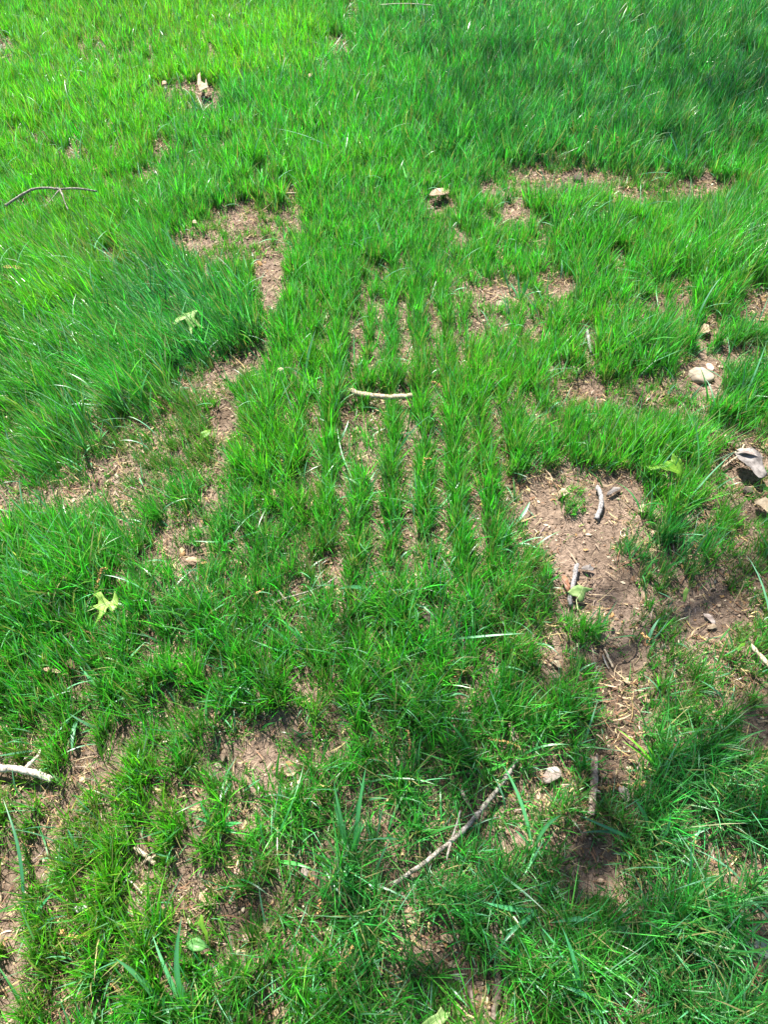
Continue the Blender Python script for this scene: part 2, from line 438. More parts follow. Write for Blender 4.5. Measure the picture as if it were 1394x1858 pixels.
# short thin seedlings filling in between the tufts
x, y = scatter(11500, xm=.15)
Db = bare_only(x, y)
k = rng.random(len(x)) < np.clip((Db - .05) * 2.2, .03, 1) * np.clip(fbm(x, y, .08, 47) * 2.4 - .55, .08, 1) * (1 - .5 * np.clip((y - 1.8) / 2, 0, 1))
x, y = x[k], y[k]; N = len(x)
px, py = to_px(x, y)
dry = field(.15, DRYM, px, py)
L = np.clip(rng.normal(.032, .013, N), .008, .07); W = np.clip(rng.normal(.0021, .0005, N), .001, .004) * (1 + .4 * np.clip((y - 1.5) / 3, 0, 1))
vx = rng.normal(0, .3, N); vy = rng.normal(0, .3, N)
c = turf_tint(x, y, N, rng)
mixo = (np.clip(dry + .2, 0, 1) * rng.random(N))[:, None]
c = c * (1 - mixo) + np.array([[.15, .19, .045]]) * mixo
c = np.where((rng.random(N) < .12)[:, None], np.array([[.27, .20, .09]]), c)
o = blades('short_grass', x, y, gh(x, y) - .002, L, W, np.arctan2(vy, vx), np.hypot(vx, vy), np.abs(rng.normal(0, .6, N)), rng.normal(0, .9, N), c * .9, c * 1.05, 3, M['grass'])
tag(o, 'short thin yellowish green seedling grass between the tufts', 'grass', kind='stuff')

# longer, wider, glossier blades scattered among the turf
x, y = scatter(900)
px, py = to_px(x, y)
D = bare_only(x, y)
hm = field(1., HGT, px, py)
dn = np.clip(D, .05, 1) * np.clip(.5 + .8 * (hm - .7), .25, 1.6) * np.clip(fbm(x, y, .3, 41) * 2 - .35, .1, 1)
k = rng.random(len(x)) < dn
x, y, hm = x[k], y[k], hm[k]; px = px[k]; py = py[k]; N = len(x)
L = np.clip(.085 * np.clip(hm, .7, 1.5) * np.exp(rng.normal(0, .32, N)), .03, .20)
W = np.clip(rng.normal(.0046, .0012, N), .0025, .0085) * (1 + .25 * np.clip((y - 2) / 3, 0, 1))
az = rng.uniform(0, 2 * math.pi, N)
lean_left = sm(np.sqrt(((px - 180) / 300) ** 2 + ((py - 680) / 280) ** 2))
az = np.where(rng.random(N) < lean_left * .6, math.pi + rng.normal(-.3, .5, N), az)
th0 = np.abs(rng.normal(.35, .3, N)) + .25 * np.clip((py - 1000) / 600, 0, 1) * rng.random(N)
curl = np.abs(rng.normal(.7, .6, N))
c = np.array([[.028, .18, .030]]) * np.exp(rng.normal(0, .22, (N, 1)))
c[:, 0] *= np.exp(rng.normal(0, .35, N)); c[:, 2] *= np.exp(rng.normal(0, .35, N))
glint_coarse = (rng.random(N) < .5)[:, None]
c = np.where(glint_coarse, np.array([[.12, .32, .17]]) * np.exp(rng.normal(0, .2, (N, 1))), c)  # sky glints painted as a lighter mint base colour on half the blades
o = blades('coarse_grass', x, y, gh(x, y) - .002, L, W, az, th0, curl, rng.normal(0, .7, N), c * .9, c * 1.1, 6, M['coarse'], taper=2.2, side=rng.normal(0, .4, N))
tag(o, 'longer glossy blue green blades scattered through the turf', 'grass', kind='stuff')

# dead straw lying on the soil
x, y = scatter(17000, xm=.2)
D = bare_only(x, y); Dd = density(x, y)
px, py = to_px(x, y)
dry = field(.12, DRYM, px, py)
fl = fbm(x, y, .07, 71)
pr = np.clip(.25 + .5 * np.exp(-((Dd - .35) / .35) ** 2) + .4 * dry, 0, 1) * np.clip(fl * 2.6 - .75, .05, 1) * np.where(D < .06, .45, 1) * (1 - .6 * np.clip((y - 2) / 3, 0, 1))
k = rng.random(len(x)) < pr
x, y = x[k], y[k]; N = len(x)
L = np.clip(.024 * np.exp(rng.normal(0, .5, N)), .006, .11); W = np.clip(rng.normal(.0020, .0007, N), .0008, .005) * (1 + .5 * np.clip((y - 2) / 3, 0, 1))
c = np.array([[.36, .27, .15]]) * np.exp(rng.normal(0, .33, (N, 1))); c[:, 2] *= np.exp(rng.normal(0, .2, N))
red = rng.random(N) < .38
drk = rng.random(N) < .3
c = np.where(drk[:, None], np.array([[.075, .05, .03]]), c)
c = np.where(red[:, None], np.array([[.19, .10, .055]]) * np.exp(rng.normal(0, .2, (N, 1))), c)
o = blades('dead_grass', x, y, gh(x, y) + rng.uniform(.001, .008, N), L, W, rng.uniform(0, 6.283, N), rng.normal(1.45, .16, N), rng.normal(0, .5, N), rng.normal(0, .6, N), c, c * 1.1, 4, M['straw'], taper=3, side=rng.normal(0, 1.2, N))
tag(o, 'pale dead straw and clippings lying on the soil', 'dead grass', kind='stuff')

# small chips of leaf litter and husks, and crumbs of soil
def bits(name, n_per_m2, size, flat, cols, mat, prob):
    x, y = scatter(n_per_m2, xm=.25)
    k = rng.random(len(x)) < prob(x, y)
    x, y = x[k], y[k]; N = len(x)
    ph = (1 + 5 ** .5) / 2
    if flat:
        base = np.array([[-1, -.45, 0], [.2, -.6, 0], [1, -.1, 0], [.6, .5, 0], [-.6, .55, 0], [0, 0, .35]], float)
        faces = [(0, 1, 5), (1, 2, 5), (2, 3, 5), (3, 4, 5), (4, 0, 5)]
    else:
        base = np.array([[1, 0, 0], [-1, 0, 0], [0, 1, 0], [0, -1, 0], [0, 0, 1], [0, 0, -1]], float)
        faces = [(0, 2, 4), (2, 1, 4), (1, 3, 4), (3, 0, 4), (2, 0, 5), (1, 2, 5), (3, 1, 5), (0, 3, 5)]
    nv = len(base)
    V = base[None] * (1 + rng.normal(0, .22, (N, nv, 3)))
    if flat: V[:, :, 2] += rng.normal(0, .15, (N, nv))
    s = size * np.exp(rng.normal(0, .45, N))
    a = rng.uniform(0, 6.283, N); ca, sa = np.cos(a)[:, None], np.sin(a)[:, None]
    vx = V[:, :, 0] * ca - V[:, :, 1] * sa; vy = V[:, :, 0] * sa + V[:, :, 1] * ca; vz = V[:, :, 2]
    b = rng.normal(0, .35, N)[:, None]; cb, sb = np.cos(b), np.sin(b)
    vy, vz = vy * cb - vz * sb, vy * sb + vz * cb
    s = s[:, None]
    V = np.stack([vx * s + x[:, None], vy * s + y[:, None], vz * s + gh(x, y)[:, None] + (s * .35 if flat else s * .3)], -1)
    pat = np.array([i for f in faces for i in f])
    loops = ((np.arange(N) * nv)[:, None] + pat[None]).reshape(-1)
    nfc = N * len(faces)
    cols = np.array(cols)
    cc = cols[rng.integers(0, len(cols), N)] * np.exp(rng.normal(0, .2, (N, 1)))
    return mesh_np(name, V.reshape(-1, 3), loops, np.arange(nfc) * 3, np.full(nfc, 3), mat, np.repeat(cc, nv, 0))
o = bits('leaf_litter', 6500, .0033, True, [(.09,.055,.03),(.07,.045,.03),(.14,.085,.05),(.48,.36,.2),(.42, .32, .21), (.30, .20, .12), (.20, .11, .06), (.50, .42, .30), (.34, .20, .08)], M['straw'],
         lambda x, y: np.clip(fbm(x, y, .15, 81) * 2.4 - .7, .08, 1) * np.where(bare_only(x, y) < .06, .35, 1))
tag(o, 'small brown and cream husks and leaf fragments scattered between the blades', 'leaf litter', kind='stuff')
o = bits('soil_crumbs', 6500, .0022, False, [(.2, .135, .09), (.28, .19, .135), (.12, .08, .05), (.34,.25,.18)], M['straw'],
         lambda x, y: np.clip(1.1 - bare_only(x, y), .1, 1) * np.clip(fbm(x, y, .1, 85) * 2.2 - .5, .05, 1))
tag(o, 'crumbs of reddish brown soil on the bare patches', 'soil crumbs', kind='stuff')

# ------------------------------------------------------------------ individual things
def mesh_obj(name, bm, mat, parent=None, smooth=True):
    me = bpy.data.meshes.new(name); bm.normal_update(); bm.to_mesh(me); bm.free()
    for p in me.polygons: p.use_smooth = smooth
    me.materials.append(mat)
    o = bpy.data.objects.new(name, me); C.objects.link(o)
    if parent: o.parent = parent
    return o

def origin_to(o, loc, kids=()):
    loc = Vector(loc)
    for q in [o] + list(kids):
        q.data.transform(Matrix.Translation(-loc))
    o.location = loc

def smooth_path(pts, rad, sub=5):
    out = []; ro = []
    n = len(pts)
    for i in range(n - 1):
        p0 = pts[max(i - 1, 0)]; p1 = pts[i]; p2 = pts[i + 1]; p3 = pts[min(i + 2, n - 1)]
        for k in range(sub):
            t = k / sub
            p = .5 * ((2 * p1) + (p2 - p0) * t + (2 * p0 - 5 * p1 + 4 * p2 - p3) * t * t + (3 * p1 - p0 - 3 * p2 + p3) * t ** 3)
            out.append(p); ro.append(rad[i] * (1 - t) + rad[i + 1] * t)
    out.append(pts[-1]); ro.append(rad[-1])
    return out, ro

def tube(bm, pts, rad, seg=9, rough=.12, sub=6, seed=0, jag=True):
    rnd = random.Random(seed)
    pts, rad = smooth_path([Vector(p) for p in pts], rad, sub)
    rings = []; prev = Vector((0, 0, 1))
    amp = [rnd.uniform(-1, 1) for _ in range(seg)]
    for i, p in enumerate(pts):
        d = (pts[min(i + 1, len(pts) - 1)] - pts[max(i - 1, 0)]).normalized()
        a = d.cross(prev)
        if a.length < 1e-4: a = d.cross(Vector((1, 0, 0)))
        a.normalize(); bb = a.cross(d).normalized()
        knot = 1 + (rnd.uniform(.1, .35) if rnd.random() < .14 else 0)
        p2 = p + Vector((rnd.gauss(0, 1), rnd.gauss(0, 1), rnd.gauss(0, .6))) * rad[i] * rough * .8
        ring = []
        for k in range(seg):
            t = 2 * math.pi * k / seg
            r = rad[i] * knot * (1 + rough * (amp[k] * .8 + rnd.uniform(-1, 1) * .7))
            off = 0
            if jag and i in (0, len(pts) - 1): off = rnd.uniform(-.7, .7) * rad[i]
            ring.append(bm.verts.new(p2 + (a * math.cos(t) + bb * math.sin(t)) * r + d * off))
        rings.append(ring)
    for r0, r1 in zip(rings, rings[1:]):
        for k in range(seg):
            bm.faces.new((r0[k], r0[(k + 1) % seg], r1[(k + 1) % seg], r1[k]))
    for ring, s in ((rings[0], 1), (rings[-1], -1)):
        c = sum((v.co for v in ring), Vector()) / seg
        cv = bm.verts.new(c)
        for k in range(seg):
            f = (cv, ring[(k + 1) % seg], ring[k]) if s > 0 else (cv, ring[k], ring[(k + 1) % seg])
            bm.faces.new(f)

def px_path(pts):
    out = []
    for p in pts:
        out.append(P(p[0], p[1], p[2] if len(p) > 2 else .01))
    return out

BARK = {
 'grey': noise_mat('grey_bark', (.10, .085, .07), (.42, .38, .34), (.23, .20, .17), scale=150, bump=.8),
 'pale': noise_mat('pale_bark', (.20, .14, .09), (.56, .47, .36), (.40, .32, .23), scale=170, bump=.8),
 'white': noise_mat('weathered_bark', (.28, .23, .17), (.68, .61, .52), (.52, .46, .38), scale=140, bump=.8),
 'dark': noise_mat('dark_bark', (.045, .032, .024), (.22, .17, .14), (.10, .075, .06), scale=160, bump=.8),
 'mottled': noise_mat('mottled_bark', (.08, .05, .04), (.50, .44, .36), (.24, .17, .13), scale=120, bump=1.0),
 'silver': noise_mat('silver_bark', (.12, .11, .105), (.42, .40, .39), (.25, .235, .23), scale=170, bump=.7),
 'rust': noise_mat('rust_stalk', (.20, .09, .04), (.42, .24, .12), scale=200, bump=.6),
}

def twig(name, label, cat, pts, wpx, bark, forks=(), group=None, seed=0, taper=.75):
    path = px_path(pts)
    s = ppm(pts[0][1])
    r = wpx / s / 2
    rad = [r * (1 - (1 - taper) * i / max(1, len(path) - 1)) for i in range(len(path))]
    bm = bmesh.new(); tube(bm, path, rad, seed=seed)
    o = mesh_obj(name, bm, BARK[bark])
    kids = []
    for j, (fp, fw) in enumerate(forks):
        pth = px_path(fp); rf = fw / s / 2
        bm = bmesh.new(); tube(bm, pth, [rf * (1 - .45 * i / max(1, len(pth) - 1)) for i in range(len(pth))], seg=7, seed=seed * 7 + j + 1)
        kids.append(mesh_obj('side_shoot', bm, BARK[bark], o))
    origin_to(o, path[0], kids)
    tag(o, label, cat, group)
    return o

twig('branch', 'long arched grey branch with two hanging forks on the tall grass at the left edge', 'branch',
     [(10,373,.075),(32,358,.09),(58,344,.1),(85,341,.1),(107,343,.1),(140,342,.095),(175,347,.075)], 4.2, 'grey',
     [([(108,343,.1),(113,355,.095),(117,368,.085),(123,381,.07)], 3.0), ([(108,343,.1),(96,358,.085),(80,377,.065)], 2.4)], seed=1)
twig('stick', 'short pale peeling stick lying level across the grass rows in the middle of the lawn', 'stick',
     [(638,709,.03),(655,715,.035),(680,718,.038),(705,721,.038),(728,719,.037),(749,718,.035)], 9.5, 'pale',
     [([(742,719,.022),(744,726,.012)], 4)], seed=2, taper=1.0)
twig('stick', 'thick straight mottled brown stick with broken pale ends lying beside the bare soil lower right', 'stick',
     [(1079,1371,.02),(1080,1390,.02),(1079,1412,.018),(1077,1440,.018),(1075,1462,.016),(1073,1480,.014)], 13.5, 'mottled',
     [([(1083,1435,.02),(1090,1438,.018)], 6)], seed=3, taper=1.0)
twig('branch', 'long slanting grey brown branch with side twigs crossing the shaded grass near the bottom', 'branch',
     [(714,1606,.02),(738,1588,.022),(765,1570,.024),(788,1551,.026),(820,1525,.03),(850,1497,.03),(880,1461,.028),(905,1430,.026),(925,1400,.024),(941,1376,.02)], 8.5, 'grey',
     [([(819,1527,.03),(828,1500,.032),(836,1470,.03)], 5.5), ([(819,1527,.03),(814,1545,.028),(811,1562,.022)], 5.5), ([(868,1478,.03),(866,1486,.036)], 7),
      ([(782,1552,.024),(781,1545,.03)], 5)], seed=4, taper=1.15)
twig('stick', 'whitish weathered forked stick entering the grass from the lower left edge', 'stick',
     [(-14,1394,.024),(15,1394,.026),(45,1398,.028),(70,1406,.026),(94,1415,.02)], 12, 'white',
     [([(44,1397,.028),(56,1384,.03),(68,1372,.028),(74,1360,.02)], 8)], seed=5, taper=.95)
twig('stick', 'curved grey stick lying at the top of the large bare soil patch', 'stick',
     [(1085,884,.014),(1091,897,.016),(1092,912,.016),(1089,928,.014),(1083,942,.01)], 8.5, 'silver', seed=6, taper=1.0)
twig('stick', 'grey lichen speckled stick beside the brown curled leaf on bare soil', 'stick',
     [(1047,1025,.016),(1044,1042,.016),(1040,1062,.014),(1035,1080,.012),(1036,1098,.01)], 8.5, 'silver', seed=7, taper=.95)
twig('stick', 'pale straight stick poking in at the right edge beside thin grass', 'stick',
     [(1364,1172,.02),(1380,1189,.02),(1402,1214,.018)], 8, 'pale', seed=8, taper=1.0)
twig('stick', 'dark crooked half buried stick running down to the bottom edge right of centre', 'stick',
     [(897,1640,.010),(899,1672,.014),(899,1705,.014),(901,1738,.014),(904,1770,.012),(906,1800,.012),(897,1838,.010),(893,1864,.008)], 10.5, 'dark', seed=9, taper=1.1)
twig('stick', 'stubby gnarled tan root knot with three short ends at lower left', 'stick',
     [(245,1538,.016),(258,1548,.018),(270,1558,.018),(281,1568,.012)], 8, 'pale',
     [([(268,1557,.018),(262,1564,.02),(256,1570,.01)], 6), ([(272,1558,.018),(285,1552,.016)], 7)], seed=10, taper=.9)
twig('twig', 'thin upright brown twig standing in the soil gap left of the root knot', 'twig',
     [(228,1498,.02),(231,1520,.02),(233,1548,.012)], 4, 'grey', seed=11)
twig('twig', 'very short cream twig lying in the thin grass above the left bare path', 'twig',
     [(519,352,.02),(528,351,.02),(541,351,.02)], 4.5, 'pale', seed=12, taper=1)
twig('twig', 'slender grey forked twig lying in trampled grass left of centre', 'twig',
     [(498,1094,.014),(512,1088,.018),(530,1082,.02),(552,1076,.02),(580,1066,.02),(611,1047,.016)], 4.6, 'grey',
     [([(516,1087,.018),(510,1078,.02),(503,1070,.02)], 4)], seed=13, taper=.6)
twig('straw_stalk', 'long thin pale stalk lying level on the grass at the top edge', 'stalk',
     [(690,9,.07),(720,7,.08),(752,7,.08),(788,10,.07)], 1.8, 'white', seed=14)
twig('stick', 'short brown stub standing in the turf above the slanting branch', 'stick',
     [(927,1314,.02),(930,1328,.02),(934,1345,.012)], 8, 'mottled', seed=15, taper=1)
twig('stick', 'short knobbly brown stick end beside the slanting branch', 'stick',
     [(836,1432,.012),(843,1446,.016),(852,1462,.016),(857,1477,.010)], 7, 'mottled', seed=16, taper=.9)
twig('twig', 'thin rust coloured stalk leaning in the grass below the centre', 'twig',
     [(811,1236,.016),(826,1228,.022),(840,1220,.024),(850,1210,.022)], 3.2, 'rust', seed=17)
twig('twig', 'thin pale split twig lying on soil just below the small tuft on the bare patch', 'twig',
     [(1098,1178,.008),(1106,1196,.01),(1114,1212,.008)], 4.5, 'pale', seed=18, taper=.8)
twig('twig', 'thin brown pointed twig, the lower one of the pair under the small tuft', 'twig',
     [(1094,1188,.006),(1100,1203,.008),(1106,1214,.006)], 3.5, 'grey', seed=19, taper=.6)
twig('twig', 'fuzzy grey upright twig among the turf right of centre', 'twig',
     [(1066,598,.02),(1069,615,.022),(1074,640,.012)], 6, 'silver', seed=20, taper=.8)
twig('twig', 'thin pale broken stalk lying left of the pebbles at the bottom', 'twig',
     [(222,1590,.014),(240,1602,.018),(258,1622,.012)], 3.5, 'white', seed=21, taper=.7)
twig('twig', 'dark blue grey twig lying beside the half buried stick at the bottom', 'twig',
     [(853,1790,.010),(857,1812,.012),(862,1842,.008)], 9, 'dark', seed=22, taper=.7)
twig('twig', 'pale stalk of the big grey leaf lying in the grass at the right edge', 'twig',
     [(1312,848,.012),(1325,838,.016),(1341,826,.018),(1352,806,.018)], 4.5, 'pale', seed=23, taper=.7)

# leaves traced flat at their real size, then given thickness, ribs and curl
def leaf_px(name, label, cat, outline, rib, dz, curl, mat, stalk=None, thick=.0006, tilt=(0, 0), group=None, seed=0, sub=3, ribm=None):
    rnd = random.Random(seed)
    c0 = P(sum(p[0] for p in outline) / len(outline), sum(p[1] for p in outline) / len(outline), dz)
    def q(px_, py_):
        a = (px_ - CX) / F; b_ = (CY - py_) / F
        d = Vector((a, CP + b_ * SP, -SP + b_ * CP)); t = (c0.z - H) / d.z
        return Vector((0, 0, H)) + d * t
    pts = [q(*p) for p in outline]
    r0, r1 = q(*rib[0]), q(*rib[1])
    ax_ = (r1 - r0); Ln = ax_.length; ax_.normalize(); sd = Vector((-ax_.y, ax_.x, 0))
    def shape(v):
        u = (v - r0).dot(ax_) / Ln; w = (v - r0).dot(sd)
        z_ = curl * min(w * w / max(Ln, .02) * 4, .5 * Ln) + math.sin(u * 3.1) * .08 * Ln * math.copysign(1, curl) + .004 * (float(vnoise(v.x, v.y, .014, seed)) - .5)
        z_ += tilt[0] * (v.x - c0.x) + tilt[1] * (v.y - c0.y)
        return z_
    bm = bmesh.new()
    vs = [bm.verts.new(p) for p in pts]
    bm.faces.new(vs)
    bmesh.ops.triangulate(bm, faces=bm.faces[:])
    for _ in range(sub - 1):
        bmesh.ops.subdivide_edges(bm, edges=bm.edges[:], cuts=1, use_grid_fill=True)
        bmesh.ops.triangulate(bm, faces=bm.faces[:])
    for v in bm.verts: v.co.z += shape(v.co)
    bm.normal_update()
    if sum(f.normal.z for f in bm.faces) < 0: bmesh.ops.reverse_faces(bm, faces=bm.faces[:])
    ext = bmesh.ops.extrude_face_region(bm, geom=bm.faces[:])
    for e in ext['geom']:
        if isinstance(e, bmesh.types.BMVert): e.co.z -= thick
    bmesh.ops.recalc_face_normals(bm, faces=bm.faces[:])
    o = mesh_obj(name, bm, mat)
    kids = []
    pr = []
    for i in range(7):
        p = r0.lerp(r1, i / 6 * .92); p = Vector((p.x, p.y, p.z)); p.z += shape(p) + .0002; pr.append(p)
    if stalk: 
        e = q(*stalk); e.z -= .006; pr.insert(0, e)
    bm = bmesh.new(); w = max(.0009, Ln * .010)
    tube(bm, pr, [w * (1 - .7 * i / len(pr)) for i in range(len(pr))], seg=6, rough=.05, sub=3, jag=False)
    kids.append(mesh_obj('midrib', bm, ribm or mat, o))
    origin_to(o, c0, kids)
    tag(o, label, cat, group)
    return o

LEAF = {
 'lime': noise_mat('lime_leaf', (.20, .38, .06), (.36, .54, .12), scale=60, rough=.45, bump=.3, translucent=.35, spec=.4),
 'palegreen': noise_mat('pale_green_leaf', (.20, .36, .10), (.36, .50, .18), scale=60, rough=.5, bump=.4, translucent=.3),
 'yellowgreen': noise_mat('yellow_green_leaf', (.07, .22, .015), (.17, .34, .03), scale=70, rough=.45, bump=.3, translucent=.35),
 'green': noise_mat('green_leaf', (.07, .22, .05), (.14, .34, .09), scale=60, rough=.4, bump=.4, translucent=.3),
 'rib': noise_mat('leaf_rib', (.48, .58, .26), (.60, .66, .36), scale=60),
 'tan': noise_mat('tan_leaf', (.30, .19, .12), (.54, .40, .28), scale=70, translucent=.15, bump=.5),
 'cream': noise_mat('cream_leaf', (.26, .19, .12), (.50, .41, .29), scale=80, translucent=.15, bump=.5),
 'brown': noise_mat('brown_leaf', (.14, .06, .035), (.34, .17, .10), scale=70, rough=.5, translucent=.1, bump=.6),
 'redbrown': noise_mat('red_brown_leaf', (.10, .035, .025), (.30, .12, .08), scale=60, rough=.4, translucent=.1, bump=.6, spec=.5),
 'dark': noise_mat('dark_brown_leaf', (.05, .03, .02), (.14, .08, .05), scale=70, bump=.6),
 'greyleaf': noise_mat('grey_leaf', (.17, .13, .11), (.44, .38, .34), (.28, .23, .20), scale=70, bump=.8),
 'silver': noise_mat('silver_leaf', (.08, .07, .065), (.26, .235, .22), scale=60, bump=.8),
 'ochre': noise_mat('ochre_leaf', (.34, .20, .07), (.66, .46, .18), scale=70, bump=.5, translucent=.2),
}
def Z(pts, ox, oy, s): return [(ox + a / s, oy + b / s) for a, b in pts]
leaf_px('oak_leaf', 'bright lime green lobed oak leaf lying on the turf in the left middle', 'leaf',
  Z([(640,600),(712,588),(714,560),(678,528),(722,522),(742,518),(762,552),(800,580),(822,545),(838,503),(852,545),(856,585),(850,625),(812,648),(800,635),(792,612),(775,628),(768,655),(735,682),(683,724),(700,685),(722,650),(712,625),(680,618)],0,950,3.983),
  [(160+14,1103),(212,1090)], .05, .25, LEAF['lime'], stalk=(152,1108), seed=31, ribm=LEAF['rib'], tilt=(0,.15))
leaf_px('oak_leaf', 'pale green folded oak leaf caught in the tall dark tuft on the left', 'leaf',
  Z([(625,248),(640,222),(660,208),(690,212),(718,214),(700,228),(735,252),(704,243),(690,250),(684,270),(674,242),(664,232),(648,242),(630,254)],0,460,1.991),
  [(318,583),(360,568)], .09, -.3, LEAF['palegreen'], seed=32, ribm=LEAF['rib'], tilt=(0,.3))
leaf_px('oak_leaf', 'yellow green narrow lobed leaf curling up among grass right of the bare patch', 'leaf',
  Z([(505,968),(550,1018),(610,1010),(650,982),(672,985),(700,1005),(728,1030),(752,1062),(774,1035),(784,962),(748,982),(735,1003),(706,975),(708,925),(688,922),(686,958),(660,962),(600,985),(556,992)],1044,600,3.983),
  [(1175,846),(1236,852)], .06, .25, LEAF['yellowgreen'], seed=33, tilt=(0,.1))
leaf_px('oak_leaf', 'small pale green leaf standing on bare soil at the foot of the grey stick', 'leaf',
  Z([(672,500),(690,486),(708,482),(726,491),(764,494),(738,503),(733,524),(716,532),(708,518),(690,510)],694,820,1.991),
  [(1048,1086),(1060,1066)], .03, -.3, LEAF['palegreen'], stalk=(1051,1105), seed=34, ribm=LEAF['rib'], tilt=(0,.5))
leaf_px('oak_leaf', 'small yellow green curled leaf at the left end of the left bare soil patch', 'leaf',
  [(361,797),(366,789),(375,785),(383,783),(382,790),(376,795),(368,797),(364,803)], [(362,798),(381,786)], .03, .4, LEAF['yellowgreen'], seed=35, tilt=(0,.3))
leaf_px('oak_leaf', 'narrow yellow green leaf standing over the pebbles at lower left', 'leaf',
  [(362,1672),(366,1661),(370,1664),(371,1680),(377,1692),(378,1712),(374,1714),(371,1696),(364,1684),(360,1680)], [(375,1712),(367,1664)], .05, .3, LEAF['yellowgreen'], seed=36, tilt=(0,.4))
leaf_px('broad_leaf', 'rounded dark green leaf lying under the narrow yellow green leaf', 'leaf',
  [(338,1712),(345,1705),(358,1702),(370,1708),(376,1718),(368,1726),(352,1728),(342,1722)], [(376,1720),(342,1710)], .03, .3, LEAF['green'], seed=37)
leaf_px('oak_leaf', 'small yellow green leaf tip touching the pale stick at the right edge', 'leaf',
  [(1337,1178),(1344,1170),(1354,1165),(1352,1173),(1345,1176),(1340,1184)], [(1338,1180),(1352,1167)], .035, .3, LEAF['yellowgreen'], seed=38)
leaf_px('oak_leaf', 'crumpled olive green leaf cut by the bottom edge right of centre', 'leaf',
  [(765,1858),(780,1846),(792,1840),(800,1828),(808,1838),(818,1836),(812,1850),(800,1862),(785,1872),(768,1874)], [(770,1866),(808,1838)], .05, .5, LEAF['palegreen'], seed=39, tilt=(0,.3))
leaf_px('oak_leaf', 'small brown tipped leaf in the bright grass at the far left', 'leaf',
  [(2,484),(10,483),(20,485),(32,484),(40,487),(30,490),(18,490),(8,488)], [(3,486),(38,487)], .06, .3, LEAF['ochre'], seed=40)
# seedling
leaf_px('seedling_leaf', 'tiny pale yellow seedling leaf standing on the right hand bare patch', 'leaf',
  [(1241,1088),(1240,1075),(1244,1068),(1250,1072),(1248,1080),(1246,1090)], [(1244,1090),(1246,1070)], .03, .3, LEAF['lime'], seed=41, tilt=(0,.5))

def dead_leaf(label, cx, cy, L, Wd, ang, mat, dz=.012, curl=.8, seed=0, name='dead_leaf', cat='leaf', tilt=(0,0), lob=.18):
    rnd = random.Random(seed + 100)
    pts = []
    a = math.radians(ang); ca, sa = math.cos(a), math.sin(a)
    n = 9
    for i in range(n):
        u = -1 + 2 * i / (n - 1); w = (1 - u * u) ** .6 * (1 + rnd.uniform(-lob, lob))
        pts.append((u * L / 2, -max(w, .02) * Wd / 2))
    for i in range(1, n - 1):
        u = 1 - 2 * i / (n - 1); w = (1 - u * u) ** .6 * (1 + rnd.uniform(-lob, lob))
        pts.append((u * L / 2, w * Wd / 2))
    out = [(cx + x_ * ca - y_ * sa, cy + x_ * sa + y_ * ca) for x_, y_ in pts]
    return leaf_px(name, label, cat, out, [(cx - ca * L / 2, cy - sa * L / 2), (cx + ca * L / 2, cy + sa * L / 2)], dz, curl, mat, seed=seed, tilt=tilt, sub=2)

dead_leaf('pale pinkish tan leaf lying in grass above the middle of the lawn', 798,352,38,12,-6,LEAF['tan'],.03,.12,51)
leaf_px('dead_leaf', 'cream curled leaf with an upright horn at the upper left bare spot', 'leaf',
  [(359,142),(364,140),(365,150),(372,152),(374,147),(378,158),(372,161),(362,163),(358,155)], [(361,160),(372,156)], .05, .3, LEAF['cream'], seed=52, tilt=(0,.15))
leaf_px('dead_leaf', 'large grey leathery leaf with curled rim at the right edge', 'leaf',
  Z([(1160,880),(1200,868),(1260,880),(1320,930),(1350,985),(1392,1040),(1360,1062),(1320,1080),(1290,1062),(1255,1000),(1215,1010),(1180,960),(1165,930)],1044,600,3.983),
  [(1336,822),(1385,862)], .04, .35, LEAF['silver'], seed=53, sub=3)
dead_leaf('grey folded strip of leaf standing along the rim of the large grey leaf',1362,824,54,9,16,LEAF['greyleaf'],.05,.6,54)
dead_leaf('pinkish tan leaf scrap on litter above the pale rock',1280,602,22,15,-10,LEAF['tan'],.012,.5,55)
dead_leaf('brown curled leaf standing against the lichen speckled stick',1027,1060,34,11,70,LEAF['brown'],.014,1.2,56)
dead_leaf('silver grey boat shaped leaf on the soil right of the lichen speckled stick',1067,1033,24,10,5,LEAF['silver'],.008,.9,57)
dead_leaf('dark brown curled leaf sunk in the turf below the lime green leaf',128,1207,22,15,50,LEAF['dark'],.025,1.0,58)
dead_leaf('narrow pale rolled leaf lying left of the dark brown curled leaf',93,1218,34,8,8,LEAF['tan'],.03,1.5,59)
dead_leaf('dull grey brown leaf lying in the shade left of the thick mottled stick',1002,1408,40,26,-30,LEAF['greyleaf'],.014,.4,60)
dead_leaf('small oval grey leaf lying right of the thick mottled stick',1133,1441,34,17,62,LEAF['greyleaf'],.012,.3,61)
dead_leaf('yellowish leaf scrap deep in the grass near the lower right corner',1206,1757,20,13,-60,LEAF['ochre'],.014,.5,62)
dead_leaf('small brown leaf scrap just above the yellowish scrap lower right',1214,1741,18,12,-20,LEAF['brown'],.014,.5,63)
dead_leaf('glossy red brown rolled leaf at the lower right edge',1372,1765,46,17,62,LEAF['redbrown'],.022,1.3,64)
dead_leaf('red brown broken leaf strip below the glossy rolled leaf',1364,1782,26,9,55,LEAF['redbrown'],.012,1.0,65)
dead_leaf('tan ribbed leaf fragment left of the pebbles at the bottom',372,1631,30,18,50,LEAF['tan'],.012,.5,66)
dead_leaf('pale tan leaf standing among litter at the right edge below the grey leaf',1384,921,36,18,35,LEAF['cream'],.018,.6,67)
dead_leaf('reddish leaf fragment at the far right edge above the thin grass',1392,912,16,20,80,LEAF['brown'],.012,.6,68)
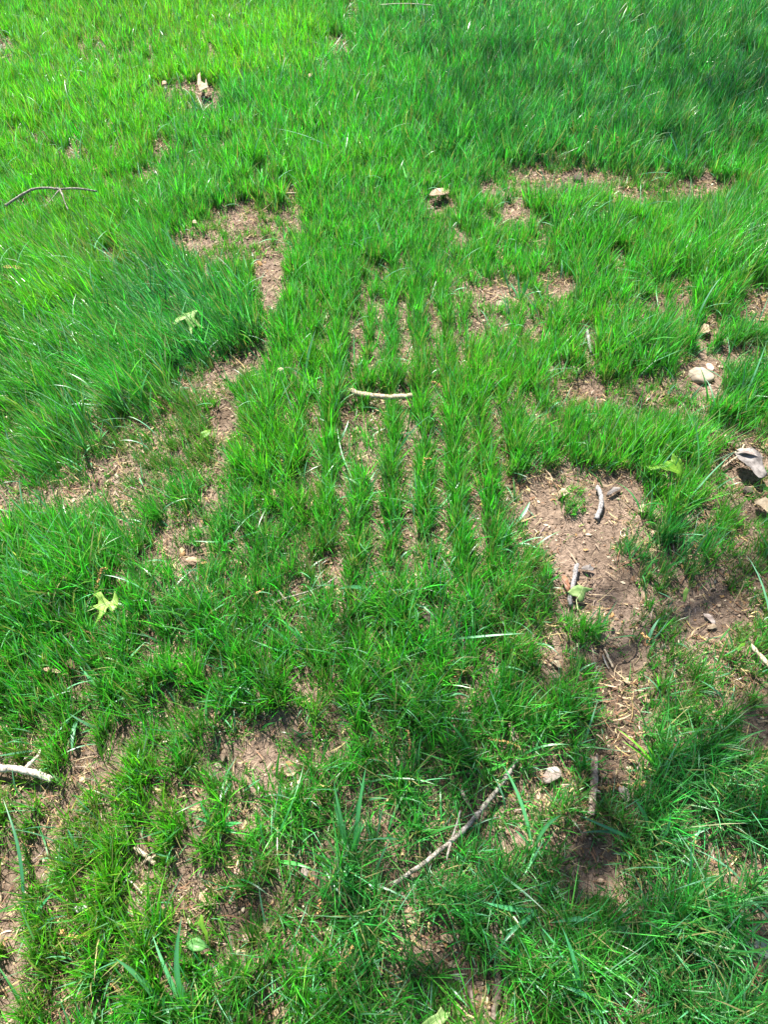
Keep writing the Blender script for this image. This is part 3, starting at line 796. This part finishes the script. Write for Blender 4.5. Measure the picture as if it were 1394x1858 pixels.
dead_leaf('cream flat leaf scrap lying on top of the large bare patch',1022,896,22,13,-20,LEAF['cream'],.006,.3,69)
dead_leaf('pale triangular leaf scrap near the foot of the large bare patch',1139,1236,14,11,20,LEAF['cream'],.006,.3,70)
dead_leaf('cream leaf scrap on the right hand bare patch beside the bark sliver',1293,1138,20,8,-6,LEAF['cream'],.006,.3,71)
dead_leaf('narrow grey bark sliver on the right hand bare patch',1288,1124,30,9,42,LEAF['greyleaf'],.006,.8,72,name='bark_piece',cat='bark')
dead_leaf('twisted pale leaf in the grass right of the curved grey stick',1251,943,22,11,-15,LEAF['cream'],.02,.8,73)
dead_leaf('pale chip lying left of the dark tuft on the right',1168,925,20,14,10,LEAF['cream'],.01,.4,74)
dead_leaf('long pale bark strip above the dark tuft on the right',1193,972,30,8,35,LEAF['tan'],.012,.7,75,name='bark_piece',cat='bark')
dead_leaf('silver dry leaf sliver above the bare patch beside the curved stick',1114,892,30,8,-28,LEAF['silver'],.01,.8,76)
dead_leaf('pale narrow wood chip standing in the small soil gap at lower left centre',405,1371,24,8,-82,LEAF['tan'],.014,.5,77,name='wood_chip',cat='wood chip')
dead_leaf('buff curved chip lying in the dark gap left of centre',350,1018,30,8,2,LEAF['tan'],.01,.8,78,name='wood_chip',cat='wood chip')
dead_leaf('crumpled buff leaf in the turf left of the middle rows',500,900,22,15,-60,LEAF['tan'],.02,1.0,79)
dead_leaf('tiny white leaf scrap in the grass beside the upper end of the left path',353,404,9,6,0,LEAF['cream'],.03,.3,80)
dead_leaf('tan scrap of leaf in the grass near the top above the bright turf',563,137,9,6,-60,LEAF['tan'],.07,.3,81)
dead_leaf('tan pointed leaf scrap standing in tall grass near the upper right',1051,238,12,5,-70,LEAF['tan'],.06,.3,82)
dead_leaf('cream leaf scrap lying in grass just below the small white pebble on the left path',485,752,1,1,0,LEAF['cream'],.001,.1,83) if False else None
dead_leaf('tan leaf crumb beside the upper left horned leaf patch',298,152,10,6,-10,LEAF['tan'],.03,.3,84)
dead_leaf('brown leaf scrap under the grass beside the shaded lower middle',663,1720,26,10,40,LEAF['brown'],.012,.5,85)
dead_leaf('light scrap of bark in the lower middle shade',620,1812,24,11,-5,LEAF['greyleaf'],.012,.5,86,name='bark_piece',cat='bark')
dead_leaf('tan folded leaf lying below the pinkish stone at the bottom',508,1838,22,24,60,LEAF['tan'],.012,.7,87)
dead_leaf('pale upright chip right of the pebbles at lower left',484,1682,24,11,70,LEAF['cream'],.014,.5,88,name='wood_chip',cat='wood chip')
dead_leaf('grey brown leaf in the dark grass beside the lower end of the slanting branch',552,1584,22,14,80,LEAF['greyleaf'],.012,.4,89)
dead_leaf('pale ribbed leaf lying in the shaded turf left of the half buried stick',812,1703,24,14,30,LEAF['tan'],.012,.4,90)
dead_leaf('grey wrinkled leaf beside the upper end of the dark blue grey twig',832,1774,24,13,35,LEAF['greyleaf'],.012,.4,91)
dead_leaf('flat grey leaf lying at the right edge above the lower right corner',1350,1366,44,14,12,LEAF['greyleaf'],.008,.3,92)
dead_leaf('pale dry leaf crumb on thin soil at the lower left of the big patch',1012,1206,22,9,40,LEAF['cream'],.01,.6,93)
dead_leaf('cream chip lying on bare soil below the split twigs',1072,1221,13,7,30,LEAF['cream'],.006,.3,94,name='wood_chip',cat='wood chip')
dead_leaf('pale chip standing beside the split twigs on bare soil',1111,1135,16,6,-75,LEAF['tan'],.012,.3,95,name='wood_chip',cat='wood chip')
dead_leaf('flat white chip in the grass above the shaded lower middle',705,1197,12,16,10,LEAF['cream'],.014,.4,96,name='wood_chip',cat='wood chip')

# stones and clods
STONE = {
 'pale': noise_mat('pale_stone', (.20, .16, .12), (.38, .32, .25), scale=45, bump=.5),
 'pink': noise_mat('pink_stone', (.40, .24, .20), (.62, .45, .38), scale=45, bump=.5),
 'grey': noise_mat('grey_stone', (.22, .21, .21), (.50, .49, .48), scale=45, bump=.5),
 'clod': noise_mat('dark_clod', (.03, .022, .018), (.10, .075, .06), scale=60, bump=.9),
 'fluff': noise_mat('dry_seed_fluff', (.50, .38, .28), (.74, .62, .48), scale=120, bump=.9),
}
def stone(label, cx, cy, w, h, mat, dz=0, flat=.5, seed=0, name='stone', cat='stone', rot=0, rough=.25):
    rnd = random.Random(seed)
    c0 = P(cx, cy, dz); s = ppm(cy)
    # an apparent height h on the picture is a ground length h / sin(view angle)
    y0 = P(cx, cy - h / 2, dz).y; y1 = P(cx, cy + h / 2, dz).y
    rx = w / s / 2; ry = abs(y0 - y1) / 2 / 1.1
    rz = min(rx, ry) * flat * 1.3
    bm = bmesh.new(); bmesh.ops.create_icosphere(bm, subdivisions=3, radius=1)
    off = Vector((rnd.uniform(0, 50), rnd.uniform(0, 50), 0))
    for v in bm.verts:
        p = v.co.copy()
        n = float(vnoise(p.x * 1.3 + off.x + p.z, p.y * 1.3 + off.y - p.z, .9, seed)) - .5
        n2 = float(vnoise(p.x * 4 + off.x + p.z * 3, p.y * 4 + off.y, .8, seed + 3)) - .5
        k = 1 + rough * 1.6 * n + rough * .5 * n2
        p *= k
        if p.z > .55: p.z = .55 + (p.z - .55) * .3
        v.co = Vector((p.x * rx, p.y * ry, p.z * rz))
    bmesh.ops.rotate(bm, verts=bm.verts[:], cent=(0, 0, 0), matrix=Matrix.Rotation(math.radians(rot), 3, 'Z'))
    o = mesh_obj(name, bm, STONE[mat]); o.location = c0 + Vector((0, 0, rz * .35))
    tag(o, label, cat)
    return o
stone('large pale flat rock half buried in litter on the right side', 1271,684,44,34,'pale',0,.4,1)
stone('small pink rock touching the upper right of the large pale rock', 1289,668,14,16,'pink',0,.6,2)
stone('cream stone on the litter below the bluish tuft right of centre', 909,555,19,11,'pale',0,.6,3)
stone('pale stone half hidden in grass right of centre', 1044,674,20,16,'pale',0,.6,4)
stone('small round buff stone among the turf above the middle rows', 752,499,12,9,'pale',.02,.8,5)
stone('small white pebble at the right side of the left soil path', 503,726,10,8,'pale',.012,.6,6)
stone('round pinkish stone, largest of the pebbles at the bottom left', 448,1702,20,20,'pink',0,.7,7)
stone('small white round pebble above the pinkish stone', 421,1634,11,9,'pale',0,.8,8)
stone('dark round pebble above the pinkish stone', 468,1668,16,14,'clod',0,.8,9)
stone('reddish pebble in the litter at lower left', 430,1582,9,16,'pink',0,.7,10)
stone('grey ribbed flat stone in the bottom left turf', 148,1650,30,19,'grey',.014,.4,11)
stone('light grey stone cut by the right edge in the lower right', 1394,1622,16,34,'grey',.0,.6,12)
stone('blue grey stone at the right edge above the glossy rolled leaf', 1384,1722,26,40,'grey',0,.4,13)
stone('small dark stone at the right side of the shaded lower right turf', 1378,1541,18,16,'clod',0,.6,14)
stone('small brown clod in the soil at the right side of the thin upper patch', 1048,329,18,13,'clod',0,.8,15,name='dirt_clod',cat='clod')
stone('black lump sunk in the grass below the middle rows', 778,1126,28,26,'clod',-.004,.7,16,name='dirt_clod',cat='clod')
stone('mossy brown clod below the large grey leaf at the right', 1357,893,18,14,'clod',.006,.8,17,name='dirt_clod',cat='clod')
stone('dark square clod in the shaded grass at the lower right', 1027,1647,14,13,'clod',.01,.9,18,name='dirt_clod',cat='clod')
stone('slate coloured chip of rock in the shaded turf at the right', 1300,1453,14,20,'clod',.014,.6,19)
stone('pale rock crumb right of the rolled twig on the left bare patch', 443,736,9,8,'grey',0,.8,20)

# round seed fluff with stalks
def fluff():
    c0 = P(509,673,.045); r = 11 / ppm(673) / 2 * 1.1
    bm = bmesh.new(); rnd = random.Random(4)
    bmesh.ops.create_icosphere(bm, subdivisions=3, radius=r)
    for v in bm.verts:
        v.co *= 1 + rnd.uniform(-.16, .2)
    o = mesh_obj('seed_head', bm, STONE['fluff']); o.location = c0
    for k, (qx, qy, qz) in enumerate([(531,668,.05),(524,688,.03),(508,684,.0)]):
        bm = bmesh.new(); e = P(qx, qy, qz) - c0
        tube(bm, [Vector((0,0,0)), e * .5 + Vector((0,0,.008)), e], [.0012, .001, .0006], seg=5, rough=.05, sub=4, jag=False)
        mesh_obj('stalk', bm, BARK['pale'], o)
    tag(o, 'round buff seed head with thin dry stalks beside the left soil path', 'seed head')
fluff()

# oak catkins: a bent stalk strung with small knobs
catm = noise_mat('catkin', (.34, .17, .06), (.62, .40, .17), scale=160, bump=.5)
catd = noise_mat('catkin_dark', (.16, .09, .04), (.36, .22, .10), scale=160, bump=.5)
def catkin(label, pts, mat, kn=3.2, seed=0):
    rnd = random.Random(seed)
    path = px_path(pts); s = ppm(pts[0][1])
    pp, rr_ = smooth_path(path, [.0007] * len(path), 6)
    bm = bmesh.new(); tube(bm, path, [.0007] * len(path), seg=5, rough=.05, sub=4, jag=False)
    o = mesh_obj('oak_catkin', bm, mat)
    bm = bmesh.new(); r = kn / s / 2
    for p in pp:
        for _ in range(2):
            c_ = p + Vector((rnd.gauss(0, 1), rnd.gauss(0, 1), rnd.gauss(0, 1))) * r * .6
            mt = Matrix.Translation(c_) @ Matrix.Rotation(rnd.uniform(0, 3), 4, 'Z') @ Matrix.Diagonal((1.2, .8, .8, 1))
            bmesh.ops.create_icosphere(bm, subdivisions=1, radius=r * rnd.uniform(.5, .9), matrix=mt)
    k = mesh_obj('flower', bm, mat, o)
    origin_to(o, path[0], [k])
    tag(o, label, 'catkin')
for i, (lab, pts, mt, kn) in enumerate([
 ('orange forked catkin caught upright in the grass above the lime green leaf', [(192,1032,.06),(183,1036,.06),(178,1050,.05),(175,1066,.04)], catm, 5),
 ('hooked thin catkin in the turf below the lime green leaf', [(152,1144,.04),(162,1148,.045),(170,1162,.035),(172,1175,.025)], catd, 3),
 ('long tan hooked catkin hanging over a soil gap in the middle rows', [(782,832,.06),(771,834,.06),(768,850,.05),(765,872,.03)], catm, 4),
 ('long knobbly catkin lying level in the bottom left grass', [(110,1690,.03),(122,1699,.034),(138,1701,.034),(150,1697,.034),(164,1698,.03)], catm, 6),
 ('rusty short catkin in the turf above the gap left of centre', [(371,1064,.04),(378,1070,.04),(388,1080,.03)], catm, 4.5),
 ('short ochre catkin leaning in trampled grass left of centre', [(478,1070,.04),(470,1074,.035),(464,1078,.03)], catm, 4),
 ('thin reddish catkin standing straight in the dark turf above the slanting branch', [(740,1326,.05),(744,1342,.045),(744,1358,.04),(743,1374,.03)], catm, 4),
 ('cream knobbly catkin lying beside the thick mottled stick', [(1086,1428,.014),(1102,1430,.016),(1118,1426,.016),(1130,1428,.014)], catm, 6),
 ('cream catkin tip lying above the small oval grey leaf', [(1150,1425,.014),(1162,1424,.014),(1172,1418,.012)], catm, 5),
 ('small golden catkin in the shaded grass at the right', [(1248,1533,.03),(1254,1525,.034),(1263,1518,.03)], catm, 6),
 ('thin catkin standing in the lower middle turf', [(581,1634,.04),(580,1648,.035),(578,1660,.03)], catm, 4.5),
 ('long rusty catkin lying slantwise in the bottom middle grass', [(608,1760,.03),(620,1745,.035),(632,1732,.035),(641,1714,.03)], catm, 5),
 ('tan catkin draped over the turf above the end of the slanting branch', [(890,1342,.03),(908,1344,.034),(925,1348,.034),(946,1357,.03)], catm, 4.5),
 ('orange catkin pieces on the small tuft beside the right hand bare patch', [(1166,1150,.07),(1172,1155,.07),(1180,1160,.065)], catm, 5),
 ('small tan catkin lying in the turf just right above the pale peeling stick', [(783,693,.05),(792,695,.05),(801,702,.045)], catm, 4),
 ('brown upright catkin in the tall grass at the upper right', [(1081,230,.1),(1080,240,.08),(1078,250,.06)], catm, 3.4),
 ('second upright brown catkin right of the tall grass catkin', [(1118,244,.1),(1121,256,.08),(1119,266,.06)], catm, 3.4),
 ('dark catkin lying in the bottom left shade', [(200,1785,.03),(213,1797,.034),(228,1811,.03)], catd, 5),
]):
    catkin(lab, pts, mt, kn, 200 + i)

# broad bladed grass plants
def plant(label, base, tips, seed=0, col=(.05, .21, .07), warm=None):
    """base (px), tips: (px, py, dz, width_mm, arch)"""
    rnd = random.Random(seed)
    b0 = P(*base, 0); s = None
    root = bpy.data.objects.new('grass_plant', None); C.objects.link(root); root.location = b0
    tag(root, label, 'grass plant')
    for (qx, qy, dz, wmm, arch) in tips:
        e = P(qx, qy, dz) - b0
        n = 12; V = []; T = []; Fc = []
        hor = Vector((e.x, e.y, 0)); sd = Vector((-hor.y, hor.x, 0))
        sd = sd.normalized() if sd.length > 1e-5 else Vector((1, 0, 0))
        L = e.length; lat = rnd.uniform(-.08, .08) * L; tw = rnd.uniform(-.5, .5)
        st = Vector((rnd.uniform(-.004, .004), rnd.uniform(-.004, .004), -.003))
        c = np.array(col) * 1.25 * math.exp(rnd.gauss(0, .2))
        for i in range(n + 1):
            t = i / n
            p = st + e * t + Vector((0, 0, 4 * arch * L * t * (1 - t))) + sd * lat * math.sin(t * 3.14)
            w = wmm / 1000 / 2 * min(1, .45 + t * 2) * (1 - max(0, (t - .45) / .55) ** 1.7)
            a = tw * (t - .3)
            side = sd * math.cos(a) + Vector((0, 0, 1)) * math.sin(a)
            if i < n:
                V += [p - side * w + Vector((0, 0, w * .35)), p, p + side * w + Vector((0, 0, w * .35))]
                T += [c * .95, c * 1.25, c * .95]
            else:
                V += [p]; T += [c]
        for i in range(n - 1):
            k = 3 * i
            Fc += [(k, k + 1, k + 4, k + 3), (k + 1, k + 2, k + 5, k + 4)]
        k = 3 * (n - 1); Fc += [(k, k + 1, k + 3), (k + 1, k + 2, k + 3)]
        me = bpy.data.meshes.new('blade'); me.from_pydata([tuple(v) for v in V], [], Fc)
        a_ = me.color_attributes.new('tint', 'FLOAT_COLOR', 'POINT')
        a_.data.foreach_set('color', np.concatenate([np.array(T), np.ones((len(T), 1))], 1).astype(np.float32).ravel())
        me.polygons.foreach_set('use_smooth', [True] * len(me.polygons)); me.materials.append(M['coarse'])
        o = bpy.data.objects.new('blade', me); C.objects.link(o); o.parent = root
    return root
BL = (.075, .27, .10)
plant('pale green grass plant at the bottom edge with one long broad leaf slanting up left', (305,1850),
      [(202,1733,.10,10,.05),(303,1800,.08,6,.1),(318,1790,.06,4,.1),(300,1872,.05,6,.1),(330,1880,.04,5,.2)], 1, (.07,.26,.09))
plant('tall pale grass plant with one long upright blade at the bottom left of centre', (352,1860),
      [(334,1655,.16,9,.03),(350,1790,.07,5,.1),(375,1835,.05,7,.1),(405,1800,.05,5,.1),(300,1740,.05,4,.1),(278,1690,.07,7,.1)], 2, (.07,.26,.10))
plant('bright green star shaped grass plant over the slanting branch', (870,1398),
      [(806,1302,.09,6,.1),(925,1378,.06,7,.05),(915,1432,.03,6,.08),(795,1411,.04,5,.1),(828,1378,.06,4,.1),(760,1366,.05,5,.1),(838,1428,.03,5,.1),(870,1430,.03,4,.15),(895,1428,.03,4,.1)], 3, (.05,.25,.03))
plant('blue green grass plant with a long blade arching right of the slanting branch', (968,1535),
      [(912,1380,.09,7,.04),(1018,1475,.08,7,.08),(935,1500,.05,5,.1),(945,1590,.03,5,.15),(985,1560,.03,4,.1)], 4, BL)
plant('dark blue green star shaped grass plant in the shade below the thick mottled stick', (1185,1543),
      [(1045,1480,.06,7,.06),(1048,1512,.04,7,.08),(1110,1545,.02,9,.1),(1153,1450,.09,9,.04),(1180,1500,.07,7,.05),(1220,1470,.07,6,.1),(1262,1530,.04,6,.12),(1196,1600,.02,7,.1),(1275,1585,.03,6,.12),(1300,1500,.05,5,.1),(1207,1560,.02,4,.1)], 5, (.028,.15,.055))
plant('grass plant with two long pale blades lying level in the lower right', (978,1650),
      [(875,1633,.05,9,.06),(985,1600,.04,6,.1),(930,1700,.03,8,.2),(880,1752,.03,6,.25),(905,1690,.03,4,.1)], 6, (.05,.23,.09))
plant('single long level pale green blade in the lower right turf', (1125,1668),
      [(997,1670,.045,9,.06)], 7, (.06,.26,.11))
plant('long curved pale blades crossing near the bottom edge right of centre', (1060,1842),
      [(1024,1682,.10,8,.04),(1020,1792,.05,6,.1),(1110,1838,.04,7,.2),(975,1675,.05,5,.06)], 8, (.055,.25,.10))
plant('blade of blue green grass bent over at the bottom centre', (1108,1838),
      [(1015,1790,.04,8,.25)], 9, (.055,.25,.10))
plant('loose blue green plant with one upright blade in the lower centre turf', (640,1560),
      [(664,1385,.13,8,.03),(605,1412,.08,7,.08),(620,1580,.04,8,.2),(655,1490,.07,5,.1),(668,1490,.06,5,.1),(610,1450,.07,5,.1),(622,1600,.05,8,.1)], 10, (.045,.21,.06))
plant('blue green plant with level blades in the lower left trampled grass', (395,1500),
      [(378,1495,.03,5,.1),(438,1494,.05,9,.15),(445,1515,.03,6,.15),(360,1450,.05,6,.1),(352,1480,.03,6,.1),(420,1470,.05,4,.1)], 11, (.045,.24,.07))
plant('single bright curved blade beside the dark gap at the lower centre', (500,1560),
      [(565,1572,.04,7,.15)], 12, (.055,.30,.05))
plant('bluish tuft with white gleaming blades at the upper right', (1240,322),
      [(1212,235,.15,9,.05),(1205,290,.06,7,.1),(1238,270,.11,7,.05),(1245,250,.12,6,.05),(1190,275,.08,6,.1),(1260,290,.07,5,.1),(1228,300,.05,6,.2),(1150,318,.04,5,.1)], 13, (.05,.19,.11))
plant('pale green plant with two blades reaching up at the foot of the tall left grass', (178,806),
      [(146,838,.02,6,.12),(196,780,.05,8,.05),(162,795,.04,4,.1),(186,760,.07,5,.08),(150,815,.02,5,.15),(205,812,.02,4,.1)], 14, BL)
plant('tall curved pale blade in the grass left of the soil path', (254,750),
      [(273,665,.12,8,.08)], 15, (.05,.22,.07))
plant('low blue green plant among the thin grass above the left bare soil patch', (515,436),
      [(508,414,.05,6,.1),(470,440,.02,5,.1),(520,420,.05,6,.1),(500,430,.03,5,.1),(532,442,.02,5,.1),(514,405,.06,4,.05)], 16, BL)
plant('plant with flat spreading blades in the turf at the upper right centre', (1196,515),
      [(1145,468,.09,9,.08),(1121,486,.06,8,.1),(1108,505,.04,6,.1),(1165,545,.02,5,.1),(1135,520,.03,5,.1),(1215,515,.03,5,.1),(1197,560,.02,4,.1)], 17, (.04,.19,.05))
plant('blue green clump with a long flat blade at the right of centre above cream stone', (945,545),
      [(920,512,.03,8,.06),(925,508,.04,6,.05),(940,490,.09,7,.05),(952,505,.08,8,.05),(960,500,.08,7,.05),(985,528,.06,7,.15),(975,520,.07,6,.1),(930,540,.05,5,.1)], 18, (.04,.19,.06))
plant('long thin pale blade leaning over the bare gap right of the left path', (552,700),
      [(573,595,.12,8,.05),(590,680,.04,5,.1)], 19, BL)
plant('blue green plant with crossing blades left of the long bare gap', (640,688),
      [(588,652,.05,5,.1),(610,685,.03,6,.1),(626,655,.05,4,.15),(660,645,.04,3,.2)], 20, BL)
plant('grey green blade lying over the left end of the large bare patch', (935,950),
      [(962,908,.03,9,.05)], 21, (.07,.24,.11))
plant('long pale blade lying above the large bare patch on the left', (932,990),
      [(982,998,.02,7,.08),(988,972,.05,4,.1)], 22, (.07,.24,.10))
plant('pair of long blue green blades stretched level below the black lump', (800,1160),
      [(757,1155,.05,6,.05),(850,1166,.03,6,.06),(958,1146,.07,6,.1),(803,1190,.03,6,.1),(820,1180,.03,5,.1),(740,1185,.03,4,.1)], 23, (.07,.25,.11))
plant('arched pale blade over the black lump below the rows', (735,1098),
      [(795,1125,.03,6,.2),(720,1122,.02,5,.1),(760,1155,.02,5,.15)], 24, (.07,.24,.10))
plant('bright upright grass blade beside the lime green leaf', (150,1090),
      [(110,1052,.10,8,.04),(98,985,.08,5,.1),(45,958,.13,7,.05),(92,1080,.03,4,.1),(8,1028,.1,8,.08)], 25, (.035,.17,.06))
plant('tall lush grass plant on the left edge above the lime leaf', (70,1110),
      [(8,1010,.13,8,.06),(-5,1082,.08,6,.1),(20,1050,.12,6,.06),(100,1020,.12,6,.05),(52,1030,.13,6,.06),(0,1180,.05,5,.1)], 26, (.035,.18,.05))
plant('short blue green plant at the left of the dark brown curled leaf', (185,1255),
      [(140,1205,.05,6,.1),(230,1250,.03,4,.1),(160,1262,.02,4,.1)], 27, BL)
plant('pale arched blade curling over in the turf right of the lime leaf', (210,1218),
      [(262,1162,.05,6,.12)], 28, (.08,.24,.10))
plant('drooping grey green blade hanging down over the soil strip at the lower left', (140,1300),
      [(128,1366,.02,9,.2),(118,1312,.05,7,.1),(100,1330,.03,4,.15)], 29, (.07,.24,.11))
plant('blue green blade cluster in the trampled grass left of centre', (560,1190),
      [(480,1130,.06,7,.06),(508,1122,.05,8,.06),(450,1155,.04,5,.1),(530,1135,.05,6,.1),(575,1170,.03,5,.1),(520,1200,.02,4,.1),(620,1160,.05,5,.1)], 30, (.035,.17,.065))
plant('broad dark blade lying level in the middle turf', (690,1080),
      [(615,1068,.05,11,.06),(660,1125,.02,6,.1)], 31, (.03,.15,.06))
plant('folded broad blade beside the left turf above the gap', (432,978),
      [(470,965,.04,7,.1),(400,990,.03,7,.08),(350,978,.03,6,.05),(415,955,.05,4,.1)], 32, (.05,.21,.08))
plant('lime green arching blades in the right hand turf above the shaded grass', (1200,1400),
      [(1275,1310,.09,5,.08),(1258,1330,.08,4,.08),(1120,1320,.07,5,.1),(1160,1330,.06,4,.1),(1130,1345,.05,4,.1),(1230,1345,.07,4,.1)], 33, (.10,.32,.02))
plant('bright green blades lying flat at the right above the lower right', (1290,1390),
      [(1358,1368,.04,7,.1),(1394,1320,.05,6,.08),(1330,1440,.03,7,.06),(1394,1430,.05,6,.1)], 34, (.055,.27,.05))
plant('blue green plant beside the lower left soil strip', (150,1560),
      [(118,1505,.04,6,.1),(175,1540,.03,5,.1),(65,1560,.02,5,.1),(150,1520,.04,5,.08)], 35, (.03,.17,.07))
plant('bluish tapering blades in the bottom left corner turf', (45,1680),
      [(92,1620,.05,6,.1),(5,1450,.08,6,.1)], 36, (.04,.2,.08))
plant('pale flat blade lying in the bottom centre grass', (610,1800),
      [(530,1795,.03,7,.1),(560,1808,.03,5,.15),(655,1835,.03,7,.15)], 37, (.055,.26,.10))
plant('loose blue green plant in the middle rows with white gleaming blades', (655,900),
      [(620,850,.08,6,.06),(635,885,.05,7,.06),(665,860,.08,5,.05),(645,935,.03,6,.15),(700,890,.04,5,.1),(600,920,.03,5,.1),(610,770,.05,4,.05)], 38, (.06,.22,.08))
plant('long thin blades slanting across the middle rows', (790,930),
      [(845,860,.05,6,.06),(845,890,.03,5,.06),(705,900,.04,8,.06),(765,870,.06,4,.05)], 39, BL)
plant('tall thin pale blade standing in grass near the top right of centre', (942,70),
      [(940,5,.16,5,.03)], 40, (.08,.22,.12))
plant('long pale blade lying level in the grass at the upper right edge', (1310,200),
      [(1365,212,.08,6,.1),(1304,196,.12,10,.03)], 41, (.08,.22,.14))
plant('white gleaming blade slanting in the upper left tall grass', (640,290),
      [(600,225,.12,6,.05),(560,250,.09,5,.1),(490,230,.1,6,.05)], 42, (.06,.22,.11))

# ------------------------------------------------------------------ the tree whose crown shades the lawn (it stands beyond the upper right of the picture)
SHADE = [ # px, py, rx, ry, strength
 (1120,180,330,110,1.5),(860,190,110,90,.5),(1330,60,160,80,.6),(760,40,90,40,.5),(130,8,230,22,.9),(300,-60,300,60,.8),
 (1290,1250,60,40,.25),(620,1180,130,70,.45),(520,1380,160,70,.4),(900,1500,280,190,.8),(1250,1560,250,200,.85),(1000,1780,360,170,.85),(620,1720,200,170,.6),(700,1260,260,80,.2),(1330,1330,90,80,.4),
 (1080,1120,60,40,.35),(1200,1010,90,35,.45),(1190,720,90,30,.45),(960,1080,50,50,.3),(1380,750,40,60,.3),(330,1830,160,50,.35),(230,640,70,30,.0),(380,200,60,20,.2),(540,150,30,50,.0),
]
rt = random.Random(5)
leaves = []
def add_leaf(p, s, lst):
    a = rt.uniform(0, 6.283); b = rt.gauss(0, .6); c_ = rt.gauss(0, .6)
    R = Matrix.Rotation(a, 3, 'Z') @ Matrix.Rotation(b, 3, 'X') @ Matrix.Rotation(c_, 3, 'Y')
    for q in ((-1, 0, 0), (-.3, -.45, .12), (.5, -.32, .1), (1, 0, -.1), (.5, .32, .1), (-.3, .45, .12)):
        lst.append(p + R @ (Vector(q) * s))
lv = []
centres = []
for (sx_, sy_, rx, ry, st) in SHADE:
    if st <= 0: continue
    c_ = P(sx_, max(sy_, -70), 0)
    e0 = P(sx_ - rx, max(sy_, -70), 0); e1 = P(sx_ + rx, max(sy_, -70), 0)
    f0 = P(sx_, max(sy_ - ry, -160), 0); f1 = P(sx_, sy_ + ry, 0)
    wx = abs(e1.x - e0.x) / 2; wy = abs(f0.y - f1.y) / 2; mid = Vector((c_.x, (f0.y + f1.y) / 2, 0))
    area = math.pi * wx * wy
    nL = int(area * st * 330)
    hb = rt.uniform(4.2, 5.6)
    cl = [(rt.uniform(-1, 1), rt.uniform(-1, 1)) for _ in range(max(8, int(area * 45)))]
    for _ in range(nL):
        u, v = rt.choice(cl)
        u += rt.gauss(0, .12); v += rt.gauss(0, .12)
        gpt = mid + Vector((u * wx, v * wy, 0))
        t_ = (hb + rt.gauss(0, .35)) / sdir.z
        add_leaf(gpt + sdir * t_, rt.uniform(.03, .05), lv)
    centres.append((mid + sdir * (hb / sdir.z), area))
trunk_base = Vector((6.2, 9.5, 0))
tb = bpy.data.objects.new('shade_tree', None); C.objects.link(tb); tb.location = trunk_base
tag(tb, 'tall leafy tree beyond the upper right of the lawn whose crown shades the grass', 'tree')
top = trunk_base + Vector((-.3, -.4, 4.6))
bm = bmesh.new()
tube(bm, [trunk_base + Vector((0, 0, -.1)), trunk_base + Vector((.05, 0, .5)), trunk_base + Vector((-.1, -.1, 2.2)), top, top + Vector((.2, .3, 2.5))], [.36, .26, .22, .18, .08], seg=14, rough=.06, sub=5)
trk = mesh_obj('trunk', bm, BARK['dark'], tb)
bm = bmesh.new()
for k, (c_, ar) in enumerate(centres):
    h_ = c_ + Vector((0, 0, .25))
    m1 = top.lerp(h_, .35) + Vector((0, 0, .7)); m2 = top.lerp(h_, .7) + Vector((0, 0, .6))
    tube(bm, [top - Vector((0, 0, .1 * (k % 4))), m1, m2, h_], [.06, .035, .018, .006], seg=7, rough=.08, sub=5, seed=k)
lim = mesh_obj('limb', bm, BARK['dark'], tb)
for _ in range(2600):      # the rest of the crown, round the stem
    p = top + Vector((rt.gauss(1.2, 1.3), rt.gauss(1.5, 1.3), rt.gauss(2.2, .9)))
    add_leaf(p, rt.uniform(.06, .10), lv)
V = np.array([tuple(v) for v in lv]); n6 = len(V) // 6
crown = mesh_np('crown', V, np.arange(n6 * 6), np.arange(n6) * 6, np.full(n6, 6), noise_mat('tree_leaf', (.04, .12, .015), (.08, .2, .03), scale=3, rough=.5, translucent=.35))
crown.parent = tb
for q in (trk, lim, crown): q.data.transform(Matrix.Translation(-trunk_base))
print('crown leaves', n6)
